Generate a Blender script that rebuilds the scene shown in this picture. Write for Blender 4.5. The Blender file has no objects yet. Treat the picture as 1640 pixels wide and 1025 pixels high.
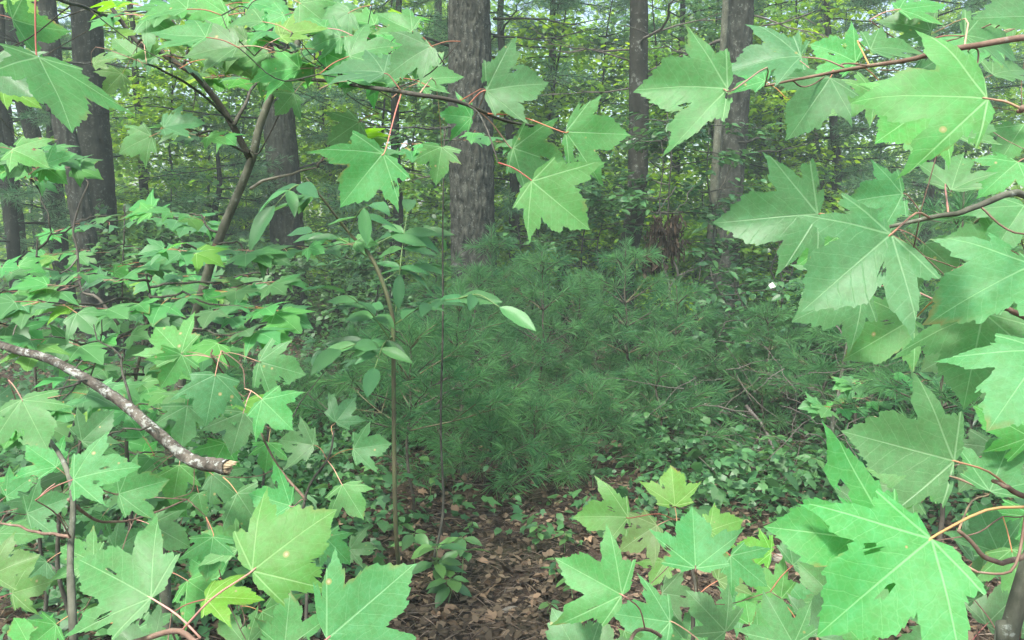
import bpy, math, random
import numpy as np
from mathutils import Vector, Matrix

R = math.radians
random.seed(7)
rng = np.random.default_rng(11)
scene = bpy.context.scene
col = scene.collection

# ------------------------------------------------------------------ camera
FPX = 1263.0                       # focal length in pixels of the 1640 x 1025 photograph
CAM = Vector((0.0, 0.0, 1.5))
PITCH = math.atan((512.5 - 370.0) / FPX)
cam_d = bpy.data.cameras.new('camera')
cam = bpy.data.objects.new('camera', cam_d)
col.objects.link(cam)
cam.location = CAM
cam.rotation_euler = (math.pi / 2 - PITCH, 0, 0)
cam_d.sensor_width = 36.0
cam_d.lens = 36.0 * FPX / 1640.0
cam_d.clip_start = 0.02
cam_d.clip_end = 2000.0
scene.camera = cam
FW = Vector((0, math.cos(PITCH), -math.sin(PITCH)))
UP = Vector((0, math.sin(PITCH), math.cos(PITCH)))

# ------------------------------------------------------------------ sky, sun, exposure
SUN_EL, SUN_AZ = R(60), R(208)      # azimuth clockwise from +Y: the sun stands high behind the camera, to the left
world = bpy.data.worlds.new('World')
scene.world = world
world.use_nodes = True
wn = world.node_tree
for n in list(wn.nodes):
    wn.nodes.remove(n)
sky = wn.nodes.new('ShaderNodeTexSky')
sky.sky_type = 'NISHITA'
sky.sun_disc = False
sky.sun_elevation = SUN_EL
sky.sun_rotation = SUN_AZ
sky.air_density = 1.0
sky.dust_density = 3.0
sky.ozone_density = 0.0
bg = wn.nodes.new('ShaderNodeBackground')
bg.inputs['Strength'].default_value = 0.15
wo = wn.nodes.new('ShaderNodeOutputWorld')
wn.links.new(sky.outputs[0], bg.inputs[0])
wn.links.new(bg.outputs[0], wo.inputs[0])
sun_d = bpy.data.lights.new('sun', 'SUN')
sun_d.energy = 2.4
sun_d.angle = R(7)
sun_d.color = (1.0, 0.98, 0.93)
sun = bpy.data.objects.new('sun', sun_d)
col.objects.link(sun)
sd = Vector((math.sin(SUN_AZ) * math.cos(SUN_EL), math.cos(SUN_AZ) * math.cos(SUN_EL), math.sin(SUN_EL)))
sun.rotation_euler = sd.to_track_quat('Z', 'Y').to_euler()
sun.location = sd * 40

vs = scene.view_settings
vs.view_transform = 'Standard'
vs.look = 'None'
vs.exposure = 1.6
vs.gamma = 1.0
vs.use_curve_mapping = False
scene.cycles.max_bounces = 6
scene.cycles.diffuse_bounces = 3
scene.cycles.glossy_bounces = 2
scene.cycles.transmission_bounces = 3
scene.cycles.volume_bounces = 0
scene.cycles.use_adaptive_sampling = True
scene.cycles.adaptive_threshold = 0.03
scene.cycles.caustics_reflective = False
scene.cycles.caustics_refractive = False


def at(px, py, d):
    """World point seen at photo pixel (px, py), d metres along the view axis."""
    return CAM + Vector((1, 0, 0)) * ((px - 820.0) / FPX * d) + UP * ((512.5 - py) / FPX * d) + FW * d


def onground(px, d):
    p = at(px, 370, d)
    y = p.y
    return Vector(((px - 820.0) / FPX * d, y, ground_z((px - 820.0) / FPX * d, y)))


def ground_z(x, y):
    return 0.05 * math.sin(x * 0.7 + 1.3) * math.sin(y * 0.5) + 0.03 * math.sin(x * 1.9 + y * 1.3)


# ------------------------------------------------------------------ object helpers
WORLD = {}


def link(o, parent=None, w=None):
    col.objects.link(o)
    w = w if w is not None else Matrix.Identity(4)
    WORLD[o.name] = w
    if parent is not None:
        o.parent = parent
        o.matrix_parent_inverse = WORLD[parent.name].inverted()
    o.matrix_basis = w
    return o


def thing(name, label, cat, loc=(0, 0, 0), group=None):
    o = bpy.data.objects.new(name, None)
    o.empty_display_size = 0.1
    link(o, None, Matrix.Translation(Vector(loc)))
    o['label'] = label
    o['category'] = cat
    if group:
        o['group'] = group
    return o


def obj(name, me, parent=None, w=None, kind=None):
    o = bpy.data.objects.new(name, me)
    link(o, parent, w)
    if kind:
        o['kind'] = kind
    return o


def mesh_np(name, verts, faces, mats, smooth=True, attr=None, mat_idx=None):
    """verts (n,3); faces (m,3) or (m,4) array, or list of arrays."""
    me = bpy.data.meshes.new(name)
    if not isinstance(faces, list):
        faces = [faces]
    faces = [np.asarray(f, dtype=np.int32) for f in faces if len(f)]
    verts = np.asarray(verts, dtype=np.float32)
    nl = sum(f.size for f in faces)
    npoly = sum(len(f) for f in faces)
    me.vertices.add(len(verts))
    me.vertices.foreach_set('co', verts.ravel())
    me.loops.add(nl)
    me.polygons.add(npoly)
    me.loops.foreach_set('vertex_index', np.concatenate([f.ravel() for f in faces]))
    starts, k = [], 0
    for f in faces:
        n = f.shape[1]
        starts.append(np.arange(len(f), dtype=np.int32) * n + k)
        k += f.size
    me.polygons.foreach_set('loop_start', np.concatenate(starts))
    me.polygons.foreach_set('use_smooth', np.full(npoly, smooth, dtype=bool))
    if mat_idx is not None:
        me.polygons.foreach_set('material_index', np.asarray(mat_idx, dtype=np.int32))
    if attr is not None:
        for an, (dom, arr) in attr.items():
            a = me.attributes.new(an, 'FLOAT', dom)
            a.data.foreach_set('value', np.asarray(arr, dtype=np.float32))
    for m in (mats if isinstance(mats, (list, tuple)) else [mats]):
        me.materials.append(m)
    me.update(calc_edges=True)
    return me


class MB:
    """Collects geometry for one mesh."""
    def __init__(self):
        self.v, self.q, self.t, self.n = [], [], [], 0

    def add(self, v, q=None, t=None):
        v = np.asarray(v, dtype=np.float32)
        if q is not None and len(q):
            self.q.append(np.asarray(q, dtype=np.int32) + self.n)
        if t is not None and len(t):
            self.t.append(np.asarray(t, dtype=np.int32) + self.n)
        self.v.append(v)
        self.n += len(v)

    def tube(self, pts, radii, sides=6, cap=True, wob=0.0):
        v, q, t = tube(pts, radii, sides, cap, wob)
        self.add(v, q, t)

    def build(self, name, mat, parent=None, w=None, kind=None, smooth=True):
        f = []
        if self.q:
            f.append(np.concatenate(self.q))
        if self.t:
            f.append(np.concatenate(self.t))
        me = mesh_np(name, np.concatenate(self.v), f, mat, smooth)
        return obj(name, me, parent, w, kind)


def tube(pts, radii, sides=6, cap=True, wob=0.0):
    P = np.array([tuple(p) for p in pts], dtype=np.float64)
    n = len(P)
    r = np.asarray(radii, dtype=np.float64) * np.ones(n)
    T = np.gradient(P, axis=0)
    T /= np.linalg.norm(T, axis=1)[:, None] + 1e-12
    ref = np.array([0, 0, 1.0]) if abs(T[0][2]) < 0.9 else np.array([1.0, 0, 0])
    A = np.cross(T[0], ref)
    A /= np.linalg.norm(A)
    rings = []
    ang = np.arange(sides) * 2 * math.pi / sides
    for i in range(n):
        A = A - T[i] * np.dot(A, T[i])
        A /= np.linalg.norm(A) + 1e-12
        B = np.cross(T[i], A)
        rr = r[i] * (1 + (wob * rng.uniform(-1, 1, sides) if wob else 0))
        rings.append(P[i] + (np.cos(ang) * rr)[:, None] * A + (np.sin(ang) * rr)[:, None] * B)
    V = np.concatenate(rings)
    i = np.arange(n - 1)[:, None] * sides
    j = np.arange(sides)[None, :]
    j2 = (j + 1) % sides
    Q = np.stack([i + j, i + j2, i + sides + j2, i + sides + j], axis=-1).reshape(-1, 4)
    Tt = []
    if cap:
        V = np.concatenate([V, P[:1] - T[:1] * r[0] * 0.3, P[-1:] + T[-1:] * r[-1] * 0.3])
        a, b = n * sides, n * sides + 1
        for k in range(sides):
            Tt.append((a, (k + 1) % sides, k))
            Tt.append((b, (n - 1) * sides + k, (n - 1) * sides + (k + 1) % sides))
    return V, Q, np.array(Tt, dtype=np.int32).reshape(-1, 3)


def spline(pts, n):
    """Catmull-Rom through points -> n samples (Vectors)."""
    P = np.array([tuple(p) for p in pts], dtype=np.float64)
    if len(P) == 2:
        t = np.linspace(0, 1, n)[:, None]
        return P[0] * (1 - t) + P[1] * t
    Q = np.vstack([2 * P[0] - P[1], P, 2 * P[-1] - P[-2]])
    out = []
    for u in np.linspace(0, len(P) - 1, n):
        i = min(int(u), len(P) - 2)
        t = u - i
        p0, p1, p2, p3 = Q[i], Q[i + 1], Q[i + 2], Q[i + 3]
        out.append(0.5 * (2 * p1 + (p2 - p0) * t + (2 * p0 - 5 * p1 + 4 * p2 - p3) * t * t + (3 * p1 - p0 - 3 * p2 + p3) * t ** 3))
    return np.array(out)


def wander(pts, amt):
    """Adds natural small crookedness, ends kept."""
    n = len(pts)
    s = np.zeros((n, 3))
    for k in (1.5, 3.3, 6.1):
        ph = rng.uniform(0, 6.28, 3)
        s += np.sin(np.linspace(0, 1, n)[:, None] * k * 6.28 / 1.5 + ph) * amt / k
    env = np.sin(np.linspace(0, math.pi, n))[:, None]
    return pts + s * env


# value noise ------------------------------------------------------------
def _hash(ix, iy, iz, seed):
    h = (ix * 374761393 + iy * 668265263 + iz * 2147483647 + seed * 1274126177) & 0x7fffffff
    h = ((h ^ (h >> 13)) * 1274126177) & 0x7fffffff
    return ((h ^ (h >> 16)) & 0xffff) / 32767.5 - 1.0


def vnoise(x, y, z, seed=0):
    x, y, z = np.broadcast_arrays(x, y, z)
    ix, iy, iz = np.floor(x).astype(np.int64), np.floor(y).astype(np.int64), np.floor(z).astype(np.int64)
    fx, fy, fz = x - ix, y - iy, z - iz
    fx, fy, fz = [f * f * (3 - 2 * f) for f in (fx, fy, fz)]
    r = 0
    for dx in (0, 1):
        for dy in (0, 1):
            for dz in (0, 1):
                r = r + _hash(ix + dx, iy + dy, iz + dz, seed) * (fx if dx else 1 - fx) * (fy if dy else 1 - fy) * (fz if dz else 1 - fz)
    return r


# ------------------------------------------------------------------ node helpers
class N:
    """Tiny expression wrapper round math nodes."""
    def __init__(s, nt, sock):
        s.nt, s.s = nt, sock

    def _op(s, op, *o):
        n = s.nt.nodes.new('ShaderNodeMath')
        n.operation = op
        for i, v in enumerate((s,) + o):
            if isinstance(v, N):
                s.nt.links.new(v.s, n.inputs[i])
            else:
                n.inputs[i].default_value = v
        return N(s.nt, n.outputs[0])

    def __add__(s, o): return s._op('ADD', o)
    def __sub__(s, o): return s._op('SUBTRACT', o)
    def __mul__(s, o): return s._op('MULTIPLY', o)
    def __truediv__(s, o): return s._op('DIVIDE', o)
    def abs(s): return s._op('ABSOLUTE')
    def mx(s, o): return s._op('MAXIMUM', o)
    def mn(s, o): return s._op('MINIMUM', o)
    def gt(s, o): return s._op('GREATER_THAN', o)
    def fract(s): return s._op('FRACT')
    def atan2(s, o): return s._op('ARCTAN2', s if False else o)

    def ramp(s, a, b, c=0.0, d=1.0):
        n = s.nt.nodes.new('ShaderNodeMapRange')
        n.clamp = True
        s.nt.links.new(s.s, n.inputs[0])
        for i, v in zip((1, 2, 3, 4), (a, b, c, d)):
            n.inputs[i].default_value = v
        return N(s.nt, n.outputs[0])


def new_mat(name):
    m = bpy.data.materials.new(name)
    m.use_nodes = True
    nt = m.node_tree
    for n in list(nt.nodes):
        nt.nodes.remove(n)
    return m, nt


def mixc(nt, fac, a, b, mode='MIX'):
    n = nt.nodes.new('ShaderNodeMix')
    n.data_type = 'RGBA'
    n.blend_type = mode
    for sock, v in ((n.inputs[0], fac), (n.inputs[6], a), (n.inputs[7], b)):
        if isinstance(v, N):
            nt.links.new(v.s, sock)
        elif hasattr(v, 'links') or isinstance(v, bpy.types.NodeSocket):
            nt.links.new(v, sock)
        else:
            sock.default_value = v if not isinstance(v, tuple) else (v + (1,) if len(v) == 3 else v)
    return n.outputs[2]


def noise(nt, vec, scale, detail=4.0, rough=0.55):
    n = nt.nodes.new('ShaderNodeTexNoise')
    n.inputs['Scale'].default_value = scale
    n.inputs['Detail'].default_value = detail
    n.inputs['Roughness'].default_value = rough
    if vec is not None:
        nt.links.new(vec, n.inputs['Vector'])
    return N(nt, n.outputs[0])


def scaled(nt, vec, s):
    n = nt.nodes.new('ShaderNodeMapping')
    n.inputs['Scale'].default_value = s
    nt.links.new(vec, n.inputs['Vector'])
    return n.outputs[0]


def bumpn(nt, h, strength, dist):
    n = nt.nodes.new('ShaderNodeBump')
    n.inputs['Strength'].default_value = strength
    n.inputs['Distance'].default_value = dist
    nt.links.new(h.s if isinstance(h, N) else h, n.inputs['Height'])
    return n.outputs[0]


def out(nt, sh):
    o = nt.nodes.new('ShaderNodeOutputMaterial')
    nt.links.new(sh, o.inputs['Surface'])


def principled(nt, color, rough, spec=0.5, normal=None):
    p = nt.nodes.new('ShaderNodeBsdfPrincipled')
    if isinstance(color, tuple):
        p.inputs['Base Color'].default_value = color + (1,)
    else:
        nt.links.new(color, p.inputs['Base Color'])
    if isinstance(rough, N):
        nt.links.new(rough.s, p.inputs['Roughness'])
    else:
        p.inputs['Roughness'].default_value = rough
    p.inputs['Specular IOR Level'].default_value = spec
    if normal is not None:
        nt.links.new(normal, p.inputs['Normal'])
    return p


def leafy(nt, color, tcolor, trans, rough, spec, normal=None):
    """Leaf blade: glossy skin over a blade that lets light through."""
    p = principled(nt, color, rough, spec, normal)
    t = nt.nodes.new('ShaderNodeBsdfTranslucent')
    nt.links.new(tcolor, t.inputs['Color'])
    m = nt.nodes.new('ShaderNodeMixShader')
    m.inputs[0].default_value = trans
    nt.links.new(p.outputs[0], m.inputs[1])
    nt.links.new(t.outputs[0], m.inputs[2])
    out(nt, m.outputs[0])


def hsv(nt, color, h, s, v):
    n = nt.nodes.new('ShaderNodeHueSaturation')
    for k, x in (('Hue', h), ('Saturation', s), ('Value', v)):
        if isinstance(x, N):
            nt.links.new(x.s, n.inputs[k])
        else:
            n.inputs[k].default_value = x
    if isinstance(color, tuple):
        n.inputs['Color'].default_value = color + (1,)
    else:
        nt.links.new(color, n.inputs['Color'])
    return n.outputs[0]


def maple_mat(name, c, trans=0.30, fine=True, spots=True, hue=0.016):
    m, nt = new_mat(name)
    oi = nt.nodes.new('ShaderNodeObjectInfo')
    rnd = N(nt, oi.outputs['Random'])
    r2 = (rnd * 17.31).fract()
    uv = nt.nodes.new('ShaderNodeUVMap')
    sx = nt.nodes.new('ShaderNodeSeparateXYZ')
    nt.links.new(uv.outputs[0], sx.inputs[0])
    x, y = N(nt, sx.outputs[0]) * 2.0 - 1.0, N(nt, sx.outputs[1]) * 2.0 - 0.5
    ax = x.abs()
    base = hsv(nt, c, rnd * (2 * hue) + (0.5 - hue), r2 * 0.25 + 0.85, r2 * 0.5 + 0.72)
    cm = nt.nodes.new('ShaderNodeCombineXYZ')
    nt.links.new(sx.outputs[0], cm.inputs[0])
    nt.links.new(sx.outputs[1], cm.inputs[1])
    nt.links.new((rnd * 60.0).s, cm.inputs[2])
    blot = noise(nt, cm.outputs[0], 5.0, 4)
    base = mixc(nt, blot.ramp(0.35, 0.75, 0.0, 0.30), base, hsv(nt, base, 0.485, 0.8, 1.5))
    # veins: five palmate main veins, pinnate side veins
    vein = None
    sec = None
    for k, (th, lo, hi) in enumerate(((90.0, 62, 181), (37.0, 23, 62), (8.0, -90, 23))):
        ct, st = math.cos(R(th)), math.sin(R(th))
        along = ax * ct + y * st
        acr = (ax * st - y * ct).abs()
        w = along.ramp(0.0, 1.0, 0.013, 0.004)
        v = (acr / w).ramp(0.35, 1.0, 1.0, 0.0) * along.gt(0.0) * along.ramp(0.75 if k else 0.95, 1.0, 1.0, 0.0)
        vein = v if vein is None else vein.mx(v)
        if fine:
            ph = n_angle = None
            an = nt.nodes.new('ShaderNodeMath')
            an.operation = 'ARCTAN2'
            nt.links.new(y.s, an.inputs[0])
            nt.links.new(ax.s, an.inputs[1])
            a = N(nt, an.outputs[0])
            reg = a.gt(R(lo)) * (a.gt(R(hi)) * -1.0 + 1.0)
            f = ((along - acr * 0.95 + (blot - 0.5) * 0.10 + (noise(nt, cm.outputs[0], 14.0, 2) - 0.5) * 0.05) * 7.5).fract()
            s_ = (f - 0.5).abs().ramp(0.0, 0.05, 1.0, 0.0) * reg
            sec = s_ if sec is None else sec.mx(s_)
    pale = hsv(nt, base, 0.475, 0.75, 2.1)
    c2 = base
    if fine:
        vc = nt.nodes.new('ShaderNodeTexVoronoi')
        vc.feature = 'DISTANCE_TO_EDGE'
        vc.inputs['Scale'].default_value = 34.0
        nt.links.new(cm.outputs[0], vc.inputs['Vector'])
        net = N(nt, vc.outputs['Distance']).ramp(0.0, 0.10, 1.0, 0.0)
        mott = noise(nt, cm.outputs[0], 22.0, 4, 0.65)
        c2 = hsv(nt, c2, mott.ramp(0.3, 0.7, 0.488, 0.512), 1.0, mott.ramp(0.3, 0.7, 0.86, 1.14))
        c2 = mixc(nt, net * 0.07, c2, pale)
        c2 = mixc(nt, sec * 0.16, c2, pale)
    c2 = mixc(nt, vein * 0.5, c2, pale)
    if spots:
        vo = nt.nodes.new('ShaderNodeTexVoronoi')
        vo.inputs['Scale'].default_value = 9.0
        nt.links.new(cm.outputs[0], vo.inputs['Vector'])
        sc = nt.nodes.new('ShaderNodeSeparateColor')
        nt.links.new(vo.outputs['Color'], sc.inputs[0])
        some = N(nt, sc.outputs[0]).gt(0.64)
        dsp = N(nt, vo.outputs['Distance'])
        rad = N(nt, sc.outputs[1]).ramp(0, 1, 0.05, 0.20)
        edge = (dsp / rad).ramp(0.75, 1.0, 1.0, 0.0) * some
        core = (dsp / rad).ramp(0.25, 0.6, 1.0, 0.0) * some
        c2 = mixc(nt, edge * 0.85, c2, (0.30, 0.30, 0.10))
        c2 = mixc(nt, core * 0.9, c2, (0.50, 0.40, 0.24))
    ea = nt.nodes.new('ShaderNodeAttribute')
    ea.attribute_name = 'edge'
    brown = N(nt, ea.outputs['Fac']).ramp(0.90, 1.0) * noise(nt, cm.outputs[0], 3.5, 3).ramp(0.56, 0.66) * r2.ramp(0.35, 0.6)
    c2 = mixc(nt, brown * 0.8, c2, (0.24, 0.19, 0.06))
    tc = hsv(nt, c2, 0.47, 1.1, 1.9)
    nrm = None
    if fine:
        h = vein * -1.0 + sec * -0.22 + net * -0.05 + noise(nt, cm.outputs[0], 60.0, 3) * 0.25
        nrm = bumpn(nt, h, 0.35, 0.002)
    leafy(nt, c2, tc, trans, (r2 * 0.16 + 0.40), 0.32, nrm)
    return m


def simple_leaf_mat(name, c, c_alt, trans=0.35, rough=0.5, spec=0.5, use_attr=True, vscale=1.0):
    """Leaves with a per-leaf random value (face attribute 'rnd' or object random)."""
    m, nt = new_mat(name)
    if use_attr:
        a = nt.nodes.new('ShaderNodeAttribute')
        a.attribute_name = 'rnd'
        r = N(nt, a.outputs['Fac'])
    else:
        a = nt.nodes.new('ShaderNodeObjectInfo')
        r = N(nt, a.outputs['Random'])
    r2 = (r * 13.7).fract()
    base = mixc(nt, r, c, c_alt)
    base = hsv(nt, base, 0.5, 1.0, r2 * 0.7 + 0.65)
    tc = hsv(nt, base, 0.475, 1.1, 2.0)
    leafy(nt, base, tc, trans, rough, spec)
    return m


def bark_mat(name, c1, c2, lichen=0.2, scale=14.0, stretch=0.22, lich_col=(0.32, 0.36, 0.30), bump=0.6, bd=0.02, lth=0.56):
    m, nt = new_mat(name)
    tc = nt.nodes.new('ShaderNodeTexCoord')
    v = scaled(nt, tc.outputs['Object'], (1, 1, stretch))
    n1 = noise(nt, v, scale, 6, 0.65)
    n2 = noise(nt, tc.outputs['Object'], scale * 0.35, 3)
    n3 = noise(nt, tc.outputs['Object'], scale * 1.6, 5, 0.7)
    c = mixc(nt, n1.ramp(0.35, 0.65), c1, c2)
    c = hsv(nt, c, 0.5, 0.9, n2.ramp(0.3, 0.7, 0.65, 1.3))
    c = mixc(nt, (n3.ramp(lth, lth + 0.08) * n2.ramp(0.4, 0.55)) * lichen, c, lich_col)
    nrm = bumpn(nt, n1 + n3 * 0.4, bump, bd)
    p = principled(nt, c, 0.9, 0.2, nrm)
    out(nt, p.outputs[0])
    return m


def plain_mat(name, c, c2=None, rough=0.6, scale=30.0, spec=0.4, objrand=False):
    m, nt = new_mat(name)
    tc = nt.nodes.new('ShaderNodeTexCoord')
    n1 = noise(nt, tc.outputs['Object'], scale, 3)
    cc = mixc(nt, n1.ramp(0.3, 0.7), c, c2 or tuple(x * 0.6 for x in c))
    if objrand:
        oi = nt.nodes.new('ShaderNodeObjectInfo')
        r = N(nt, oi.outputs['Random'])
        cc = hsv(nt, cc, (r * 7.7).fract() * 0.06 + 0.47, (r * 3.3).fract() * 0.4 + 0.7, r * 0.9 + 0.5)
    p = principled(nt, cc, rough, spec)
    out(nt, p.outputs[0])
    return m


M = {}
M['maple'] = maple_mat('maple_leaf_green', (0.072, 0.255, 0.066), trans=0.40)
M['maple_sunlit'] = maple_mat('maple_leaf_sunlit', (0.105, 0.27, 0.045), trans=0.42)  # lit copy of the green leaf: sunlight put into the colour
M['maple_mid'] = maple_mat('maple_leaf_mid', (0.070, 0.245, 0.066), trans=0.38, fine=False, spots=False)
M['maple_mid_sunlit'] = maple_mat('maple_leaf_mid_sunlit', (0.115, 0.28, 0.045), trans=0.42, fine=False, spots=False)  # lit copy for mid distance, sunlight painted into the colour
M['petiole'] = plain_mat('red_petiole', (0.42, 0.15, 0.085), (0.40, 0.22, 0.09), 0.5, 40, objrand=True)
M['twig'] = bark_mat('twig_bark', (0.045, 0.045, 0.034), (0.09, 0.085, 0.062), 0.3, 60, 0.5, bump=0.3, bd=0.002)
M['stem'] = bark_mat('sapling_bark', (0.07, 0.077, 0.05), (0.14, 0.145, 0.10), 0.6, 40, 0.5, bump=0.35, bd=0.003)
M['near_twig'] = bark_mat('reddish_twig_bark', (0.15, 0.085, 0.055), (0.23, 0.15, 0.10), 0.3, 60, 0.5, bump=0.3, bd=0.002)
M['hick_leaf'] = simple_leaf_mat('hickory_leaflet', (0.055, 0.18, 0.065), (0.085, 0.23, 0.07), 0.30, 0.45, 0.4, use_attr=False)
M['hick_stem'] = plain_mat('hickory_stem', (0.10, 0.13, 0.05), (0.11, 0.09, 0.05), 0.6, 20)
M['rachis'] = plain_mat('hickory_rachis', (0.16, 0.25, 0.08), (0.12, 0.2, 0.06), 0.5, 20)
M['pine_needle'] = simple_leaf_mat('pine_needles', (0.042, 0.16, 0.070), (0.14, 0.31, 0.11), 0.35, 0.4, 0.5)  # lighter end of the range puts sun flecks into the needle colour
M['pine_needle_far'] = simple_leaf_mat('pine_needles_far', (0.05, 0.15, 0.075), (0.10, 0.21, 0.09), 0.25, 0.5, 0.4)
M['pine_stem'] = bark_mat('pine_sapling_bark', (0.07, 0.065, 0.045), (0.12, 0.10, 0.07), 0.2, 40, 0.5, bump=0.3, bd=0.003)
M['pine_shoot'] = plain_mat('pine_shoot', (0.15, 0.14, 0.06), (0.10, 0.10, 0.05), 0.6, 30)
M['bark_oak'] = bark_mat('furrowed_grey_bark', (0.009, 0.011, 0.008), (0.078, 0.082, 0.060), 0.5, 30, 0.28, lich_col=(0.30, 0.33, 0.29))
M['bark_left'] = bark_mat('ridged_grey_bark', (0.010, 0.013, 0.008), (0.046, 0.051, 0.036), 0.3, 26, 0.16)
M['bark_dark'] = bark_mat('dark_bark', (0.009, 0.012, 0.008), (0.023, 0.027, 0.018), 0.25, 20, 0.2)
M['bark_smooth'] = bark_mat('smooth_grey_brown_bark', (0.021, 0.022, 0.016), (0.042, 0.042, 0.031), 0.5, 12, 0.9, bump=0.35, bd=0.01)
M['bark_pale'] = bark_mat('pale_flaking_bark', (0.020, 0.022, 0.016), (0.056, 0.060, 0.045), 0.5, 24, 0.2)
M['dead_twig'] = plain_mat('bare_grey_twig', (0.16, 0.145, 0.12), (0.09, 0.08, 0.065), 0.85, 20, 0.2)
M['dead_white'] = plain_mat('bleached_twig', (0.27, 0.25, 0.20), (0.15, 0.135, 0.105), 0.85, 25, 0.2)
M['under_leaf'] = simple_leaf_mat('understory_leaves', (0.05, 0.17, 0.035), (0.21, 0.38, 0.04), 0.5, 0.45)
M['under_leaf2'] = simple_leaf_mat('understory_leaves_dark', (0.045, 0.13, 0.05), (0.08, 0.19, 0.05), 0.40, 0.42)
M['far_leaf'] = simple_leaf_mat('distant_leaves', (0.07, 0.21, 0.05), (0.26, 0.42, 0.06), 0.55, 0.55, 0.3)
M['canopy_leaf'] = simple_leaf_mat('canopy_leaves', (0.06, 0.16, 0.05), (0.10, 0.22, 0.05), 0.40, 0.5, 0.3)
M['shrub_leaf'] = simple_leaf_mat('shrub_leaf', (0.04, 0.125, 0.05), (0.07, 0.18, 0.055), 0.28, 0.40, 0.4, use_attr=False)
M['shrub_leaf_s'] = simple_leaf_mat('shrub_leaf_mass', (0.04, 0.125, 0.05), (0.07, 0.18, 0.055), 0.28, 0.32)
M['seed_leaf'] = simple_leaf_mat('seedling_leaf', (0.06, 0.17, 0.06), (0.11, 0.24, 0.06), 0.3, 0.42, 0.45, use_attr=False)
M['ground_leaf'] = simple_leaf_mat('undergrowth_leaf', (0.036, 0.125, 0.045), (0.075, 0.19, 0.055), 0.3, 0.45, 0.45)
M['litter'] = simple_leaf_mat('dry_leaf_litter', (0.032, 0.024, 0.014), (0.21, 0.155, 0.095), 0.10, 0.75, 0.25)
M['litter_o'] = simple_leaf_mat('dry_leaf', (0.05, 0.035, 0.02), (0.25, 0.17, 0.10), 0.10, 0.7, 0.3, use_attr=False)
M['debris'] = simple_leaf_mat('dry_needles', (0.07, 0.05, 0.035), (0.28, 0.22, 0.16), 0.05, 0.8, 0.2)
M['yellow_leaf'] = plain_mat('fallen_yellow_leaf', (0.45, 0.30, 0.05), (0.36, 0.24, 0.05), 0.6, 20)
M['dead_bunch'] = simple_leaf_mat('withered_leaves', (0.022, 0.017, 0.012), (0.06, 0.042, 0.026), 0.15, 0.8, 0.2)
M['splinter'] = plain_mat('broken_pale_wood', (0.42, 0.34, 0.22), (0.26, 0.20, 0.12), 0.8, 60, 0.2)
M['hung_bark'] = bark_mat('lichened_branch_bark', (0.045, 0.04, 0.03), (0.15, 0.13, 0.10), 0.7, 50, 0.8, lich_col=(0.46, 0.50, 0.44), bump=0.8, bd=0.006, lth=0.50)
M['birch'] = bark_mat('mottled_white_stick', (0.06, 0.05, 0.04), (0.16, 0.14, 0.12), 1.0, 45, 0.8, lich_col=(0.62, 0.62, 0.58), bump=0.4, bd=0.003)

# ================================================================== the ground
def make_ground():
    m, nt = new_mat('forest_floor')
    tc = nt.nodes.new('ShaderNodeTexCoord')
    n1 = noise(nt, tc.outputs['Object'], 1.1, 5)
    n2 = noise(nt, tc.outputs['Object'], 9.0, 6, 0.7)
    n3 = noise(nt, tc.outputs['Object'], 45.0, 4, 0.6)
    c = mixc(nt, n2.ramp(0.35, 0.65), (0.028, 0.021, 0.015), (0.075, 0.053, 0.038))
    c = mixc(nt, n3.ramp(0.55, 0.7, 0, 0.6), c, (0.13, 0.10, 0.07))
    c = mixc(nt, n1.ramp(0.5, 0.7, 0, 0.55), c, (0.05, 0.085, 0.025))
    out(nt, principled(nt, c, 0.95, 0.15, bumpn(nt, n2 + n3 * 0.5, 1.0, 0.03)).outputs[0])
    xs = np.concatenate([[-300, -120, -60], np.linspace(-30, 30, 121), [60, 120, 300]])
    ys = np.concatenate([[-60, -20], np.linspace(-6, 46, 105), [60, 120, 400]])
    X, Y = np.meshgrid(xs, ys)
    Z = 0.05 * np.sin(X * 0.7 + 1.3) * np.sin(Y * 0.5) + 0.03 * np.sin(X * 1.9 + Y * 1.3)
    V = np.stack([X, Y, Z], -1).reshape(-1, 3)
    nx, ny = len(xs), len(ys)
    i = np.arange(ny - 1)[:, None] * nx + np.arange(nx - 1)[None, :]
    F = np.stack([i, i + 1, i + nx + 1, i + nx], -1).reshape(-1, 4)
    o = obj('ground', mesh_np('ground', V, F, m), kind='structure')
    return o


make_ground()


def gz(X, Y):
    return 0.05 * np.sin(X * 0.7 + 1.3) * np.sin(Y * 0.5) + 0.03 * np.sin(X * 1.9 + Y * 1.3)


# ================================================================== leaf clouds
LEAF6 = np.array([(0, 0, 0), (0.24, 0.34, 0.05), (0.17, 0.72, 0.03), (0, 1, -0.08), (-0.17, 0.72, 0.03), (-0.24, 0.34, 0.05)])
LEAF4 = np.array([(0, 0, 0), (0.24, 0.45, 0.05), (0, 1, -0.08), (-0.24, 0.45, 0.05)])
LEAF4_T = np.array([(0, 1, 2), (0, 2, 3)])
LEAF6_T = np.array([(0, 1, 5), (1, 2, 4), (1, 4, 5), (2, 3, 4)])
# a rough three-lobed leaf, for maples too far away for single leaves
LEAFM = np.array([(0, 0, 0), (0.32, 0.10, 0.02), (0.26, 0.30, 0.02), (0.52, 0.52, -0.02), (0.22, 0.56, 0.02), (0, 1, -0.08),
                  (-0.22, 0.56, 0.02), (-0.52, 0.52, -0.02), (-0.26, 0.30, 0.02), (-0.32, 0.10, 0.02)])
LEAFM_T = np.array([(0, 1, 2), (2, 3, 4), (4, 5, 6), (6, 7, 8), (8, 9, 0), (0, 2, 8), (2, 4, 8), (4, 6, 8)])


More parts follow.
